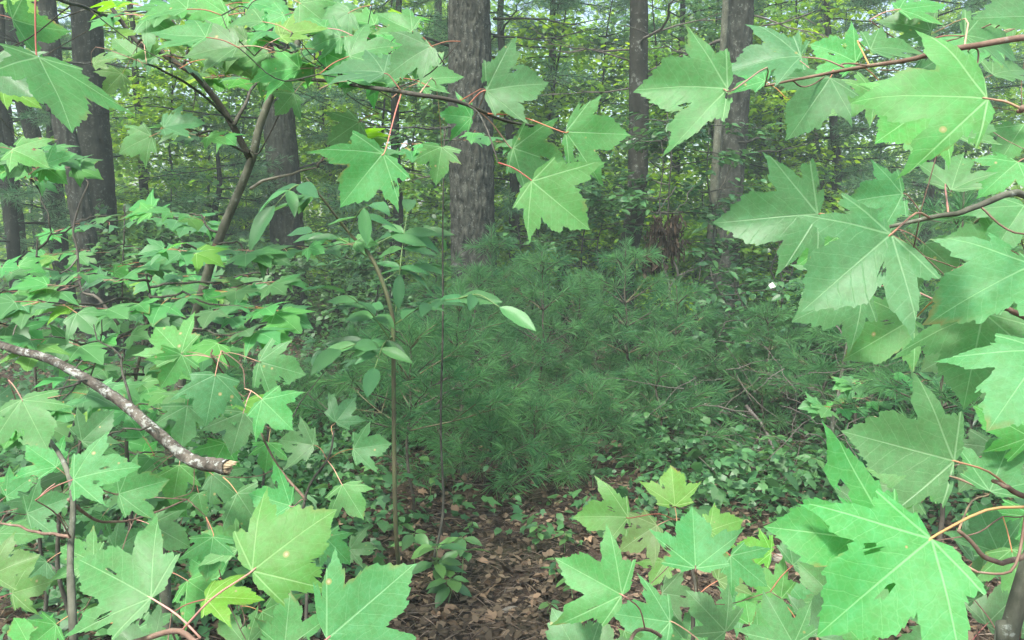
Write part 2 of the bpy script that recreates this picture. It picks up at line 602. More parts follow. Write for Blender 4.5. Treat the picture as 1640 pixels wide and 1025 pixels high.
def cloud_mesh(name, P, D, Nn, S, mat, tmpl=LEAF6, tris=LEAF6_T, width=1.0, rnd=None):
    """Leaves at P pointing along D with upper side Nn and length S."""
    n = len(P)
    D = D / (np.linalg.norm(D, axis=1)[:, None] + 1e-9)
    Nn = Nn - D * np.sum(Nn * D, 1)[:, None]
    Nn /= np.linalg.norm(Nn, axis=1)[:, None] + 1e-9
    X = np.cross(D, Nn)
    k = len(tmpl)
    V = (P[:, None, :] + (S[:, None] * width)[:, :, None] * tmpl[None, :, 0:1] * X[:, None, :]
         + S[:, None, None] * (tmpl[None, :, 1:2] * D[:, None, :] + tmpl[None, :, 2:3] * Nn[:, None, :]))
    T = (np.arange(n)[:, None, None] * k + tris[None]).reshape(-1, 3)
    if rnd is None:
        rnd = CLUMP if len(CLUMP) == n else rng.random(n)
    at_ = {'rnd': ('FACE', np.repeat(rnd, len(tris)))}
    return mesh_np(name, V.reshape(-1, 3), T, mat, False, at_)


def rand_unit(n):
    v = rng.normal(size=(n, 3))
    return v / np.linalg.norm(v, axis=1)[:, None]


CLUMP = []


def spray_leaves(centres, radii, per, size, flat=0.35, thick=0.12, droop=0.25):
    """Flattish leafy sprays (layers) round each centre."""
    P, D, NN, S = [], [], [], []
    global CLUMP
    CLUMP = []
    for c, r in zip(centres, radii):
        n = max(6, int(per * r * r / 0.25))
        a = rng.uniform(0, 2 * math.pi, n)
        rr = r * np.sqrt(rng.random(n))
        tilt = rng.normal(0, 0.22, 2)
        z = rng.normal(0, thick * r, n) - droop * rr * rr / r + tilt[0] * rr * np.cos(a) + tilt[1] * rr * np.sin(a)
        P.append(np.stack([c[0] + rr * np.cos(a), c[1] + rr * np.sin(a), c[2] + z], 1))
        b = a + rng.normal(0, 0.9, n)
        D.append(np.stack([np.cos(b), np.sin(b), rng.normal(-0.3, 0.35, n)], 1))
        nn = rng.normal(0, flat, (n, 3))
        nn[:, 2] += 1
        NN.append(nn)
        S.append(size * rng.uniform(0.6, 1.25, n))
        CLUMP.append(np.clip(rng.random() * 0.75 + 0.25 * rng.random(n), 0, 1))
    CLUMP = np.concatenate(CLUMP)
    return np.concatenate(P), np.concatenate(D), np.concatenate(NN), np.concatenate(S)


# ================================================================== trees
def trunk_mesh(name, pts, radii, mat, nu=64, step=0.03, plate=(0.045, 0.16), depth=0.018, seed=1, flare=0.35, top_open=True):
    """Trunk with furrowed bark as real relief."""
    P0 = np.array([tuple(p) for p in pts], dtype=np.float64)
    length = np.sum(np.linalg.norm(np.diff(P0, axis=0), axis=1))
    Pd = spline(pts, 400)
    sd_ = np.concatenate([[0], np.cumsum(np.linalg.norm(np.diff(Pd, axis=0), axis=1))])
    length = sd_[-1]
    vis = min(length, 6.2)
    s = np.concatenate([np.arange(0, vis, step), np.linspace(vis, length, max(6, int((length - vis) / 0.15)))])
    nv = len(s)
    P = np.stack([np.interp(s, sd_, Pd[:, k]) for k in range(3)], 1)
    r = np.interp(s / length, sd_[np.linspace(0, 399, len(radii)).astype(int)] / length, radii)
    r = r * (1 + flare * np.exp(-s / 0.25))
    th = np.arange(nu) * 2 * math.pi / nu
    TH, S = np.meshgrid(th, s)
    rm = float(np.mean(radii))
    kx = rm / plate[0]
    X, Y, Z = np.cos(TH) * kx, np.sin(TH) * kx, S / plate[1]
    wx = vnoise(X * 0.6, Y * 0.6, Z * 1.5, seed + 5) * 0.6
    n1 = vnoise(X + wx, Y + wx, Z, seed)
    n2 = vnoise(X * 1.7, Y * 1.7, Z * 1.9, seed + 1)
    n3 = vnoise(X * 0.25, Y * 0.25, Z * 0.18, seed + 2)
    n4 = vnoise(X * 4.5, Y * 4.5, Z * 3, seed + 3)
    h = np.minimum(np.abs(n1) * 3.2, 1.0) * 0.75 + np.minimum(np.abs(n2) * 2.5, 1.0) * 0.3 + n4 * 0.12
    root = 0.25 * np.exp(-S / 0.22) * np.cos(TH * 5 + seed) if flare else 0
    RR = r[:, None] * (1 + 0.05 * n3 + root * 0.5) + depth * (h - 0.7)
    V = np.stack([P[:, 0:1] + np.cos(TH) * RR, P[:, 1:2] + np.sin(TH) * RR, np.repeat(P[:, 2:3], nu, 1)], -1).reshape(-1, 3)
    i = np.arange(nv - 1)[:, None] * nu
    j = np.arange(nu)[None, :]
    j2 = (j + 1) % nu
    Q = np.stack([i + j, i + j2, i + nu + j2, i + nu + j], -1).reshape(-1, 4)
    return mesh_np(name, V, Q, mat)


def limb_path(p, d, length, n=8, sag=0.0, crook=0.08):
    t = np.linspace(0, 1, n)[:, None]
    p = np.array(p, dtype=np.float64)
    d = np.array(d, dtype=np.float64)
    d /= np.linalg.norm(d)
    pts = p + d * length * t
    pts[:, 2] += -sag * length * (t[:, 0] ** 2)
    return wander(pts, crook * length * 0.35) + (pts[0] - pts[0])


def big_tree(px, d, width_px, top_px, mat, label, cat='tree', name='tree', height=15.0, nu=64, step=0.03, plate=(0.045, 0.16), depth=0.018,
             seed=1, kinks=None, flare=0.35, limbs=5, crown=(6.5, 2.6, 2200), crown_mat=None, group=None, dead=6, leaf=0.15):
    """A standing tree placed where its trunk shows; top_px is where the trunk leaves the frame."""
    base = onground(px, d)
    base.z -= 0.06
    r0 = width_px / 2.0 / FPX * d
    topp = at(top_px, 0, d)
    topp.y = base.y
    pts = [base]
    if kinks:
        for (kx, ky) in kinks:
            q = at(kx, ky, d)
            q.y = base.y + rng.normal(0, 0.03)
            pts.append(q)
    pts.append(topp)
    slope = (topp - pts[-2]) / max(0.3, (topp.z - pts[-2].z))
    end = Vector((topp.x + slope.x * 0.4 * (height - topp.z), topp.y, height))
    pts.append(end)
    zt = [p.z for p in pts]
    rad = [max(0.25, 1 - 0.75 * max(0, (z - 1.5)) / height) * r0 for z in zt]
    t = thing(name, label, cat, base, group)
    path = spline(pts, 60)
    me = trunk_mesh('trunk', pts, np.interp(path[:, 2], zt, rad), mat, nu, step, plate, depth, seed, flare)
    tr = obj('trunk', me, t)
    # limbs into the crown
    cz, cr, nleaf = crown[0], crown[1], int(crown[2] * 0.28)
    cents, crad = [], []
    for k in range(limbs):
        a = rng.uniform(0, 2 * math.pi)
        z = rng.uniform(cz - 1.0, height - 0.6)
        i = int(np.argmin(abs(path[:, 2] - z)))
        L = rng.uniform(0.6, 1.0) * cr
        lp = limb_path(path[i], (math.cos(a), math.sin(a), rng.uniform(0.1, 0.5)), L, 10, 0.1)
        mb = MB()
        rr = r0 * 0.28
        mb.tube(lp, np.linspace(rr, rr * 0.25, len(lp)), 7)
        mb.build('limb', mat, t)
        for q in lp[4:]:
            cents.append(q + rng.normal(0, 0.45, 3))
            crad.append(rng.uniform(0.5, 1.0))
    if nleaf:
        for k in range(12):
            cents.append(np.array(path[-1]) + rng.normal(0, 1, 3) * (cr * 0.5, cr * 0.5, 1.2))
            crad.append(rng.uniform(0.5, 1.0))
        P, D, NN, S = spray_leaves(cents, crad, 40, leaf, 0.5, 0.3)
        sel = rng.permutation(len(P))[:nleaf]
        cm = cloud_mesh('crown', P[sel], D[sel], NN[sel], S[sel], crown_mat or M['canopy_leaf'], LEAF4, LEAF4_T, 1.5)
        obj('crown', cm, t, kind='stuff')
    for k in range((dead + 1) // 2):
        z = rng.uniform(2.0, 5.2)
        i = int(np.argmin(abs(path[:, 2] - z)))
        a = rng.uniform(0, 2 * math.pi)
        L = rng.uniform(0.7, 2.0)
        lp = limb_path(path[i], (math.cos(a), math.sin(a), rng.uniform(-0.15, 0.3)), L, 9, 0.05, 0.10)
        mb = MB()
        mb.tube(lp, np.linspace(0.018, 0.004, len(lp)), 5)
        for q in range(5):
            j = rng.integers(2, 8)
            a2 = a + rng.choice((-1, 1)) * rng.uniform(0.5, 1.1)
            sp = limb_path(lp[j], (math.cos(a2), math.sin(a2), rng.uniform(-0.2, 0.3)), L * rng.uniform(0.2, 0.5), 5, 0, 0.12)
            mb.tube(sp, np.linspace(0.006, 0.002, 5), 4)
        mb.build('dead_branch', M['dead_twig'] if k % 2 else mat, t)
    return t, path, r0


T_CENTRE = big_tree(762, 8.8, 72, 753, M['bark_oak'], 'thick dark trunk with blocky furrowed bark behind the pine saplings, nearest big tree',
                    nu=120, step=0.018, plate=(0.026, 0.17), depth=0.026, seed=3, dead=4, kinks=[(757, 300)], crown=(6.0, 3.0, 2600))
T_LEFT = big_tree(462, 10.8, 52, 447, M['bark_left'], 'straight grey trunk with fine vertical ridges behind the slanting maple stem',
                  nu=90, step=0.028, plate=(0.030, 0.22), depth=0.026, seed=9, dead=4, kinks=[(458, 300)], crown=(6.0, 3.0, 2400))
T_RIGHT = big_tree(1163, 9.7, 44, 1176, M['bark_pale'], 'pale grey rough trunk standing right behind the thin leafless pole',
                   nu=80, step=0.03, plate=(0.035, 0.16), depth=0.016, seed=14, dead=8, kinks=[(1168, 300)], crown=(6.0, 3.0, 2200))
T_SLIM = big_tree(1000, 8.2, 32, 1017, M['bark_smooth'], 'slim smooth brown trunk, slightly crooked, behind the tallest pine sapling',
                  nu=60, step=0.03, plate=(0.06, 0.12), depth=0.006, seed=21, dead=7, kinks=[(1003, 440), (1017, 330), (1020, 180)], crown=(5.5, 2.2, 1500))
T_DARK = big_tree(166, 9.6, 50, 158, M['bark_dark'], 'very dark thick trunk behind the hanging maple leaf at upper left',
                  nu=70, step=0.035, plate=(0.045, 0.2), depth=0.018, seed=31, dead=4, kinks=[(163, 300)], crown=(6.0, 3.0, 2200))
T_LEAN = big_tree(150, 8.8, 34, 95, M['bark_pale'], 'leaning pale grey flaking trunk just in front of the very dark trunk',
                  nu=64, step=0.035, plate=(0.03, 0.18), depth=0.014, seed=37, dead=2, kinks=[(132, 340), (112, 190)], crown=(6.0, 2.4, 1500))
big_tree(108, 11.5, 26, 40, M['bark_dark'], 'dark trunk leaning left, front one of the close pair at far left', nu=50, step=0.04, seed=41, dead=5,
         kinks=[(85, 340), (62, 230)], crown=(6.0, 2.2, 1200))
big_tree(100, 12.4, 20, 92, M['bark_dark'], 'dark upright trunk, rear one of the close pair at far left', nu=40, step=0.05, seed=43, dead=5, crown=(6.0, 2.2, 1200))
big_tree(30, 12.0, 30, 12, M['bark_dark'], 'dark trunk at the left edge of the picture', nu=50, step=0.05, seed=47, dead=5, crown=(6.0, 2.4, 1400))
T_POLE = big_tree(1134, 7.7, 15, 1152, M['stem'], 'thin leafless dark pole in front of the pale grey trunk', 'tree', 'dead_tree', height=5.0, nu=26, step=0.04,
                  plate=(0.03, 0.15), depth=0.004, seed=51, flare=0.15, limbs=0, crown=(0, 0, 0), dead=3, kinks=[(1136, 450), (1146, 250)])
big_tree(545, 14.5, 15, 512, M['bark_dark'], 'narrow trunk leaning left just right of the ridged grey trunk', nu=30, step=0.06, seed=55, dead=2,
         kinks=[(530, 260)], crown=(6.0, 2.0, 900))
big_tree(690, 15.0, 14, 706, M['bark_dark'], 'slender dark trunk left of the blocky-barked trunk', nu=30, step=0.06, seed=57, dead=3, crown=(6.0, 2.0, 900))
big_tree(1290, 15.5, 22, 1300, M['bark_pale'], 'grey trunk far back, dim between the right-hand maple leaves', nu=36, step=0.06, seed=59, dead=6, crown=(6.0, 2.4, 1200))

# bleached bare twigs on the thin pole
def side_twigs(root, path, specs, mat, name='dead_branch'):
    for (x0, y0, x1, y1, d0, d1, r) in specs:
        a, b = at(x0, y0, d0), at(x1, y1, d1)
        mid = (a + b) / 2 + Vector((rng.normal(0, 0.03), rng.normal(0, 0.05), rng.normal(0, 0.03)))
        lp = wander(spline([a, mid, b], 10), 0.02)
        mb = MB()
        mb.tube(lp, np.linspace(r, r * 0.3, 10), 5)
        for j in (4, 6, 8):
            dd = (lp[9] - lp[0]) * 0.3 + rng.normal(0, 0.12, 3)
            mb.tube(limb_path(lp[j], dd, np.linalg.norm(dd) * 0.8, 4), np.linspace(r * 0.4, r * 0.2, 4), 4)
        mb.build(name, mat, root)


side_twigs(T_POLE[0], T_POLE[1], [(1142, 415, 1060, 478, 7.7, 7.2, .010), (1142, 400, 1095, 440, 7.7, 7.3, .008), (1145, 455, 1160, 345, 7.65, 7.4, .009),
                                  (1140, 480, 1108, 505, 7.7, 7.3, .006), (1146, 330, 1175, 250, 7.65, 7.4, .008), (1146, 410, 1178, 445, 7.65, 7.5, .006)], M['dead_white'])
side_twigs(T_RIGHT[0], T_RIGHT[1], [(1160, 95, 1060, 70, 9.6, 8.6, .018), (1158, 92, 1075, 95, 9.6, 8.8, .012), (1165, 150, 1060, 230, 9.6, 9.0, .014),
                                    (1175, 55, 1300, 20, 9.6, 9.0, .016), (1185, 20, 1330, 60, 9.6, 8.8, .014), (1180, 70, 1290, 100, 9.6, 8.6, .012)], M['dead_twig'])
side_twigs(T_SLIM[0], T_SLIM[1], [(1015, 80, 900, 85, 8.2, 8.0, .012), (1015, 100, 870, 70, 8.2, 7.8, .010), (1020, 60, 1160, 30, 8.2, 7.6, .012),
                                  (1015, 140, 880, 150, 8.2, 8.0, .010), (1022, 120, 1110, 90, 8.2, 7.8, .012), (1018, 190, 1090, 140, 8.2, 7.7, .011)], M['dead_twig'])
side_twigs(T_CENTRE[0], T_CENTRE[1], [(790, 30, 930, 40, 8.7, 8.2, .016), (790, 58, 930, 50, 8.7, 8.0, .014), (725, 75, 560, 40, 8.7, 8.0, .018), (790, 115, 900, 130, 8.7, 8.2, .010)], M['bark_dark'])
side_twigs(T_LEFT[0], T_LEFT[1], [(480, 170, 530, 130, 10.7, 10, .02), (478, 270, 560, 245, 10.7, 10, .018), (440, 190, 190, 165, 10.7, 9, .014), (440, 255, 210, 290, 10.7, 9.0, .012)], M['bark_dark'])

# ------------------------------------------------------------------ dense overgrown background
def needle_mesh(name, C, A, n_per, length, width, mat, spread=(0.5, 1.2), rndv=None):
    """Needles round shoot points C with shoot axes A."""
    m = len(C)
    n = m * n_per
    C = np.repeat(C, n_per, 0)
    A = np.repeat(A / (np.linalg.norm(A, axis=1)[:, None] + 1e-9), n_per, 0)
    rv = rand_unit(n)
    perp = rv - A * np.sum(rv * A, 1)[:, None]
    perp /= np.linalg.norm(perp, axis=1)[:, None] + 1e-9
    ang = rng.uniform(spread[0], spread[1], n)
    D = A * np.cos(ang)[:, None] + perp * np.sin(ang)[:, None]
    D[:, 2] -= 0.12
    L = length * rng.uniform(0.7, 1.15, n)
    W = np.cross(D, rand_unit(n))
    W /= np.linalg.norm(W, axis=1)[:, None] + 1e-9
    W *= width / 2
    mid = C + D * (L * 0.5)[:, None]
    mid[:, 2] += 0.04 * L
    V = np.stack([C, mid + W, C + D * L[:, None], mid - W], 1).reshape(-1, 3)
    k = np.arange(n) * 4
    T = np.stack([k, k + 1, k + 2, k, k + 2, k + 3], -1).reshape(-1, 3)
    rr = rng.random(n) if rndv is None else np.clip(np.repeat(rndv, n_per) + rng.normal(0, 0.12, n), 0, 1)
    return mesh_np(name, V, T, mat, False, {'rnd': ('FACE', np.repeat(rr, 2))})


def understory(px, d, h, label, mat, n_spray, spread, leaf=0.098, group='leafy understory trees', trunk_w=0.03, z0=0.6, per=92, tmpl=0, lean=0.0):
    base = onground(px, d)
    t = thing('understory_tree', label, 'tree', base, group)
    top = base + Vector((lean + rng.normal(0, 0.2), rng.normal(0, 0.2), h))
    pts = wander(spline([base - Vector((0, 0, 0.05)), (base + top) / 2 + Vector((rng.normal(0, .12), 0, 0)), top], 24), 0.12)
    mb = MB()
    mb.tube(pts, np.linspace(trunk_w, trunk_w * 0.25, 24), 8, wob=0.06)
    mb.build('trunk', M['bark_dark'], t)
    cents, rad = [], []
    mbs = MB()
    for k in range(n_spray):
        z = z0 + (h - z0) * (k + rng.random()) / n_spray
        i = int(np.argmin(abs(pts[:, 2] - base.z - z * 0.85)))
        a = rng.uniform(0, 2 * math.pi)
        L = spread * rng.uniform(0.3, 1.0) * (1.1 - 0.5 * z / h)
        lp = limb_path(pts[i], (math.cos(a), math.sin(a), rng.uniform(0.05, 0.5)), L, 6, 0.15)
        mbs.tube(lp, np.linspace(trunk_w * 0.35, 0.003, 6), 5)
        for f in (3, 5):
            cents.append(lp[f] + rng.normal(0, 0.1, 3))
            rad.append(rng.uniform(0.28, 0.6))
    mbs.build('branches', M['bark_dark'], t, kind='stuff')
    P, D, NN, S = spray_leaves(cents, rad, per, leaf)
    cm = cloud_mesh('crown', P, D, NN, S, mat, LEAFM if tmpl else LEAF6, LEAFM_T if tmpl else LEAF6_T, 1.0 if tmpl else 1.25)
    obj('crown', cm, t, kind='stuff')
    return t


U = [
    (330, 12.5, 5.5, 'leafy tree seen in the gap below the forked maple stem', 'under_leaf', 26, 1.7),
    (255, 15.0, 6.5, 'bright leafy tree between the very dark trunk and the maple stem', 'under_leaf', 26, 2.0),
    (390, 16.0, 6.5, 'bright leafy tree just left of the ridged grey trunk', 'under_leaf', 26, 2.0),
    (560, 12.5, 5.0, 'bright leafy tree right of the ridged grey trunk', 'under_leaf', 26, 1.6),
    (640, 15.5, 7.0, 'tall bright leafy tree left of the blocky-barked trunk', 'under_leaf', 30, 2.1),
    (850, 13.0, 5.5, 'bright leafy tree right of the blocky-barked trunk', 'under_leaf', 28, 1.7),
    (930, 16.0, 6.5, 'leafy tree glowing behind the slim brown trunk on its left side', 'under_leaf', 30, 2.0),
    (1085, 14.5, 6.0, 'bright leafy tree between the slim brown trunk and the pale grey trunk', 'under_leaf', 30, 1.9),
    (1240, 14.0, 6.5, 'bright leafy tree right of the pale grey trunk', 'under_leaf', 30, 1.9),
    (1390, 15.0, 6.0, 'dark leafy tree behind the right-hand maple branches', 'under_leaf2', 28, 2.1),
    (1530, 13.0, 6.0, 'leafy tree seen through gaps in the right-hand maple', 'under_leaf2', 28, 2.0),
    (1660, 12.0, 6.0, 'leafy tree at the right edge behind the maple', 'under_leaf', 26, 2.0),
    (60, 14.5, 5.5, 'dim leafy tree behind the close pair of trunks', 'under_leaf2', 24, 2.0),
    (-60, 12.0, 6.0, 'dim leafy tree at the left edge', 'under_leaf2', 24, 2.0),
    (535, 12.6, 5.2, 'leafy sapling close right of the ridged grey trunk', 'under_leaf', 26, 1.3),
    (625, 11.5, 5.4, 'leafy sapling midway between the ridged grey trunk and the blocky-barked trunk', 'under_leaf', 28, 1.4),
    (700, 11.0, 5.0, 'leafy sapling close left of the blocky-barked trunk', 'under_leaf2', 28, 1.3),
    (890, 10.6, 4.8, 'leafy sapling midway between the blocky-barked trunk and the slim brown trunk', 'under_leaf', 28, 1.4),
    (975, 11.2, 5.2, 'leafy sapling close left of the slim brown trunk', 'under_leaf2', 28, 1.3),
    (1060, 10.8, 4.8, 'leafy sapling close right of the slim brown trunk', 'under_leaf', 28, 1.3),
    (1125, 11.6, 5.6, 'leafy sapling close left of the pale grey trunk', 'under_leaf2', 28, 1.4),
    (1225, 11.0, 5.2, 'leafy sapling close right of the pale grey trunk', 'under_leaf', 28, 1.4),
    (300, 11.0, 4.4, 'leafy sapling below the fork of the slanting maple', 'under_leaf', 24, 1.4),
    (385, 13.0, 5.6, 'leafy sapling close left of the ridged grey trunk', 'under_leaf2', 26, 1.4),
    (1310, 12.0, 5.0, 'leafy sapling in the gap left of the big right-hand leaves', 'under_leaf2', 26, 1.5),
    (150, 18.0, 7.5, 'tall leafy tree far behind the very dark trunk', 'under_leaf', 30, 2.4),
    (480, 19.0, 8.0, 'tall leafy tree far behind the ridged grey trunk', 'under_leaf', 30, 2.4),
    (730, 18.5, 8.0, 'tall leafy tree far behind the blocky-barked trunk', 'under_leaf', 32, 2.4),
    (1000, 19.5, 8.5, 'tall leafy tree far behind the slim brown trunk', 'under_leaf', 32, 2.4),
    (1165, 18.5, 8.5, 'tall leafy tree far behind the pale grey trunk', 'under_leaf', 32, 2.4),
    (1320, 19.0, 8.0, 'tall leafy tree far back above the right-hand maple gap', 'under_leaf', 30, 2.4),
    (1480, 18.0, 8.0, 'tall leafy tree far back behind the upper right leaves', 'under_leaf', 30, 2.4),
    (780, 11.5, 2.4, 'low leafy bush behind the young pines', 'under_leaf', 18, 1.3),
    (960, 11.0, 2.4, 'low leafy bush left of the foot of the slim brown trunk', 'under_leaf', 18, 1.3),
    (1110, 10.8, 2.0, 'low leafy bush between the slim brown trunk and the thin pole', 'under_leaf', 18, 1.2),
    (1250, 10.5, 2.2, 'low leafy bush right of the foot of the pale grey trunk', 'under_leaf', 18, 1.2),
    (370, 12.5, 2.2, 'low leafy bush left of the ridged grey trunk', 'under_leaf', 16, 1.1),
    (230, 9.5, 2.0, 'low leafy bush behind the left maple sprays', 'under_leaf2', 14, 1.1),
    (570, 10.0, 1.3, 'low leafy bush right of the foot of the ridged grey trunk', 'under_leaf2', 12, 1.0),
]
for (px, d, h, lab, mt, ns, sp) in U:
    understory(px, d, h, lab, M[mt], ns, sp)

# distant wood: trunks one by one, leaves beyond as one mass
MARKS = [(-400, 'left edge of the picture'), (30, 'trunk at the left edge'), (166, 'very dark trunk'), (460, 'ridged grey trunk'), (757, 'blocky-barked trunk'), (1015, 'slim brown trunk'), (1172, 'pale grey trunk')]
ORD = ['first', 'second', 'third', 'fourth', 'fifth', 'sixth', 'seventh', 'eighth', 'ninth']
cnt = {}
for k in range(11):
    d = rng.uniform(19, 34)
    px = -150 + 1940 * (k + rng.random()) / 11
    base = onground(px, d)
    mk = [m_ for m_ in MARKS if m_[0] <= px][-1][1]
    cnt[mk] = cnt.get(mk, 0) + 1
    t = thing('distant_tree', '%s thin distant trunk counting rightwards from the %s' % (ORD[cnt[mk] - 1], mk), 'tree', base, 'distant trees')
    h = rng.uniform(11, 15)
    r0 = rng.uniform(0.045, 0.10)
    pts = wander(spline([base, base + Vector((rng.normal(0, 0.5), 0, h))], 14), 0.25)
    mb = MB()
    mb.tube(pts, np.linspace(r0, r0 * 0.3, 14), 7)
    mb.build('trunk', M['bark_dark'] if k % 3 else M['bark_pale'], t)
    cents = [pts[int(i)] + rng.normal(0, 1, 3) * (1.2, 1.2, 0.4) for i in rng.integers(4, 14, 16)]
    P, D, NN, S = spray_leaves(cents, rng.uniform(0.5, 1.0, 16), 16, 0.17, 0.5, 0.3)
    obj('crown', cloud_mesh('crown', P, D, NN, S, M['far_leaf'], LEAF4, LEAF4_T, width=1.5), t, kind='stuff')


def woodland():
    cents, rad = [], []
    for k in range(2700):
        y = rng.uniform(17, 42)
        x = rng.uniform(-0.95, 0.95) * (y * 0.95 + 4)
        z = abs(rng.normal(0, 1)) * 2.6 + 0.2 if k % 3 == 0 else rng.uniform(0.2, 11.5)
        cents.append(np.array((x, y, z)))
        rad.append(rng.uniform(0.6, 1.4))
    P, D, NN, S = spray_leaves(cents, rad, 17, 0.19, 0.6, 0.28)
    me = cloud_mesh('distant_woodland', P, D, NN, S, M['far_leaf'], LEAF4, LEAF4_T, width=1.6)
    o = obj('distant_woodland', me, kind='stuff')
    o['label'] = 'hazy mass of sunlit leaves far back in the wood'
    o['category'] = 'woodland'


woodland()


# pines with soft grey-green needles in the background
def pine_tree(px, d, h, label, n_br=26, zlo=1.5, spread=2.2, r0=0.09, group='background pines'):
    base = onground(px, d)
    t = thing('pine_tree', label, 'pine tree', base, group)
    pts = wander(spline([base, base + Vector((rng.normal(0, .15), rng.normal(0, .15), h))], 20), 0.08)
    mb = MB()
    mb.tube(pts, np.linspace(r0, r0 * 0.25, 20), 9, wob=0.05)
    mb.build('trunk', M['bark_dark'], t)
    C, A = [], []
    bm = MB()
    for k in range(n_br):
        z = zlo + (h - zlo) * (k + rng.random()) / n_br
        i = int(np.argmin(abs(pts[:, 2] - base.z - z)))
        a = rng.uniform(0, 2 * math.pi)
        L = spread * (1.1 - 0.45 * z / h) * rng.uniform(0.5, 1)
        lp = limb_path(pts[i], (math.cos(a), math.sin(a), rng.uniform(-0.05, 0.25)), L, 9, 0.12, 0.06)
        bm.tube(lp, np.linspace(0.014, 0.003, 9), 5)
        for s in range(16):
            j = rng.integers(3, 9)
            a2 = a + rng.normal(0, 0.8)
            dv = np.array((math.cos(a2), math.sin(a2), rng.normal(0.05, 0.2)))
            Ls = rng.uniform(0.15, 0.5)
            bm.tube([lp[j], lp[j] + dv * Ls], [0.004, 0.002], 4, False)
            for f in np.linspace(0.25, 1, 5):
                C.append(lp[j] + dv * Ls * f)
                A.append(dv)
    bm.build('branches', M['bark_dark'], t, kind='stuff')
    rv = rng.random(len(C))
    me = needle_mesh('needles', np.array(C), np.array(A), 8, 0.125, 0.006, M['pine_needle_far'], (0.4, 1.3), rv)
    obj('needles', me, t, kind='stuff')


PT = [(905, 11.5, 6.5, 'soft grey-green pine between the blocky-barked trunk and the slim brown trunk', 40),
      (1075, 12.5, 7.0, 'pine with bare lower twigs between the slim brown trunk and the pale grey trunk', 34),
      (640, 11.0, 6.5, 'pine whose needles hang left of the top of the blocky-barked trunk', 30),
      (1345, 11.0, 6.0, 'dim pine behind the right-hand maple, right of the pale grey trunk', 40),
      (1480, 10.5, 5.0, 'pine glimpsed through the lower gaps of the right-hand maple', 34),
      (245, 12.0, 6.0, 'soft pine right of the very dark trunk', 34),
      (345, 10.5, 2.6, 'short pine behind the slanting maple stem', 22),
      (20, 10.0, 5.0, 'shadowy pine behind the trunk at the left edge', 34),
      (830, 10.2, 5.8, 'pine right beside the top of the blocky-barked trunk', 36),
      (1215, 16.0, 9.0, 'tall pine far back right of the pale grey trunk', 34)]
for (px, d, h, lab, nb) in PT:
    pine_tree(px, d, h, lab, nb, zlo=0.6 if h < 3 else 1.0, spread=2.1 if h > 3 else 1.0)


# unseen tall trees, added so that their crowns shade the middle of the wood
def shade_tree(x, y, h, r0, label, reach, n_limb=9, n_leaf=5200):
    b = Vector((x, y, ground_z(x, y) - .05))
    t = thing('tree', label, 'tree', b, 'added shade trees out of view')
    pts = [b, b + Vector((.1, .1, h * .5)), b + Vector((.0, .2, h))]
    obj('trunk', trunk_mesh('trunk', pts, [r0, r0 * .75, r0 * .3], M['bark_left'], 40, .06, seed=int(abs(x) * 10)), t)
    path = spline(pts, 40)
    cents, rad = [], []
    for k in range(n_limb):
        i = rng.integers(20, 38)
        tx, ty = rng.uniform(*reach[0]), rng.uniform(*reach[1])
        dv = np.array((tx, ty, path[i][2] + rng.uniform(.2, 1.4))) - path[i]
        lp = limb_path(path[i], dv, np.linalg.norm(dv), 14, .05, .05)
        mb = MB()
        mb.tube(lp, np.linspace(r0 * .35, .012, 14), 7)
        mb.build('limb', M['bark_left'], t)
        for q in lp[5:]:
            for _ in range(2):
                cents.append(q + rng.normal(0, .55, 3))
                rad.append(rng.uniform(.5, .95))
    P, D, NN, S = spray_leaves(cents, rad, 40, .15, .5, .3)
    sel = rng.permutation(len(P))[:n_leaf]
    obj('crown', cloud_mesh('crown', P[sel], D[sel], NN[sel], S[sel], M['canopy_leaf'], LEAF4, LEAF4_T, 1.5), t, kind='stuff')


shade_tree(-6.0, 2.4, 11.5, .22, 'unseen tree at left, added so that its crown shades the middle', ((-5.5, 1.5), (0.2, 3.8)), n_leaf=2900)
shade_tree(6.5, 2.2, 11.0, .22, 'unseen tree at right, added so that its crown shades the middle', ((-1.5, 6.0), (0.2, 3.8)), n_leaf=2900)

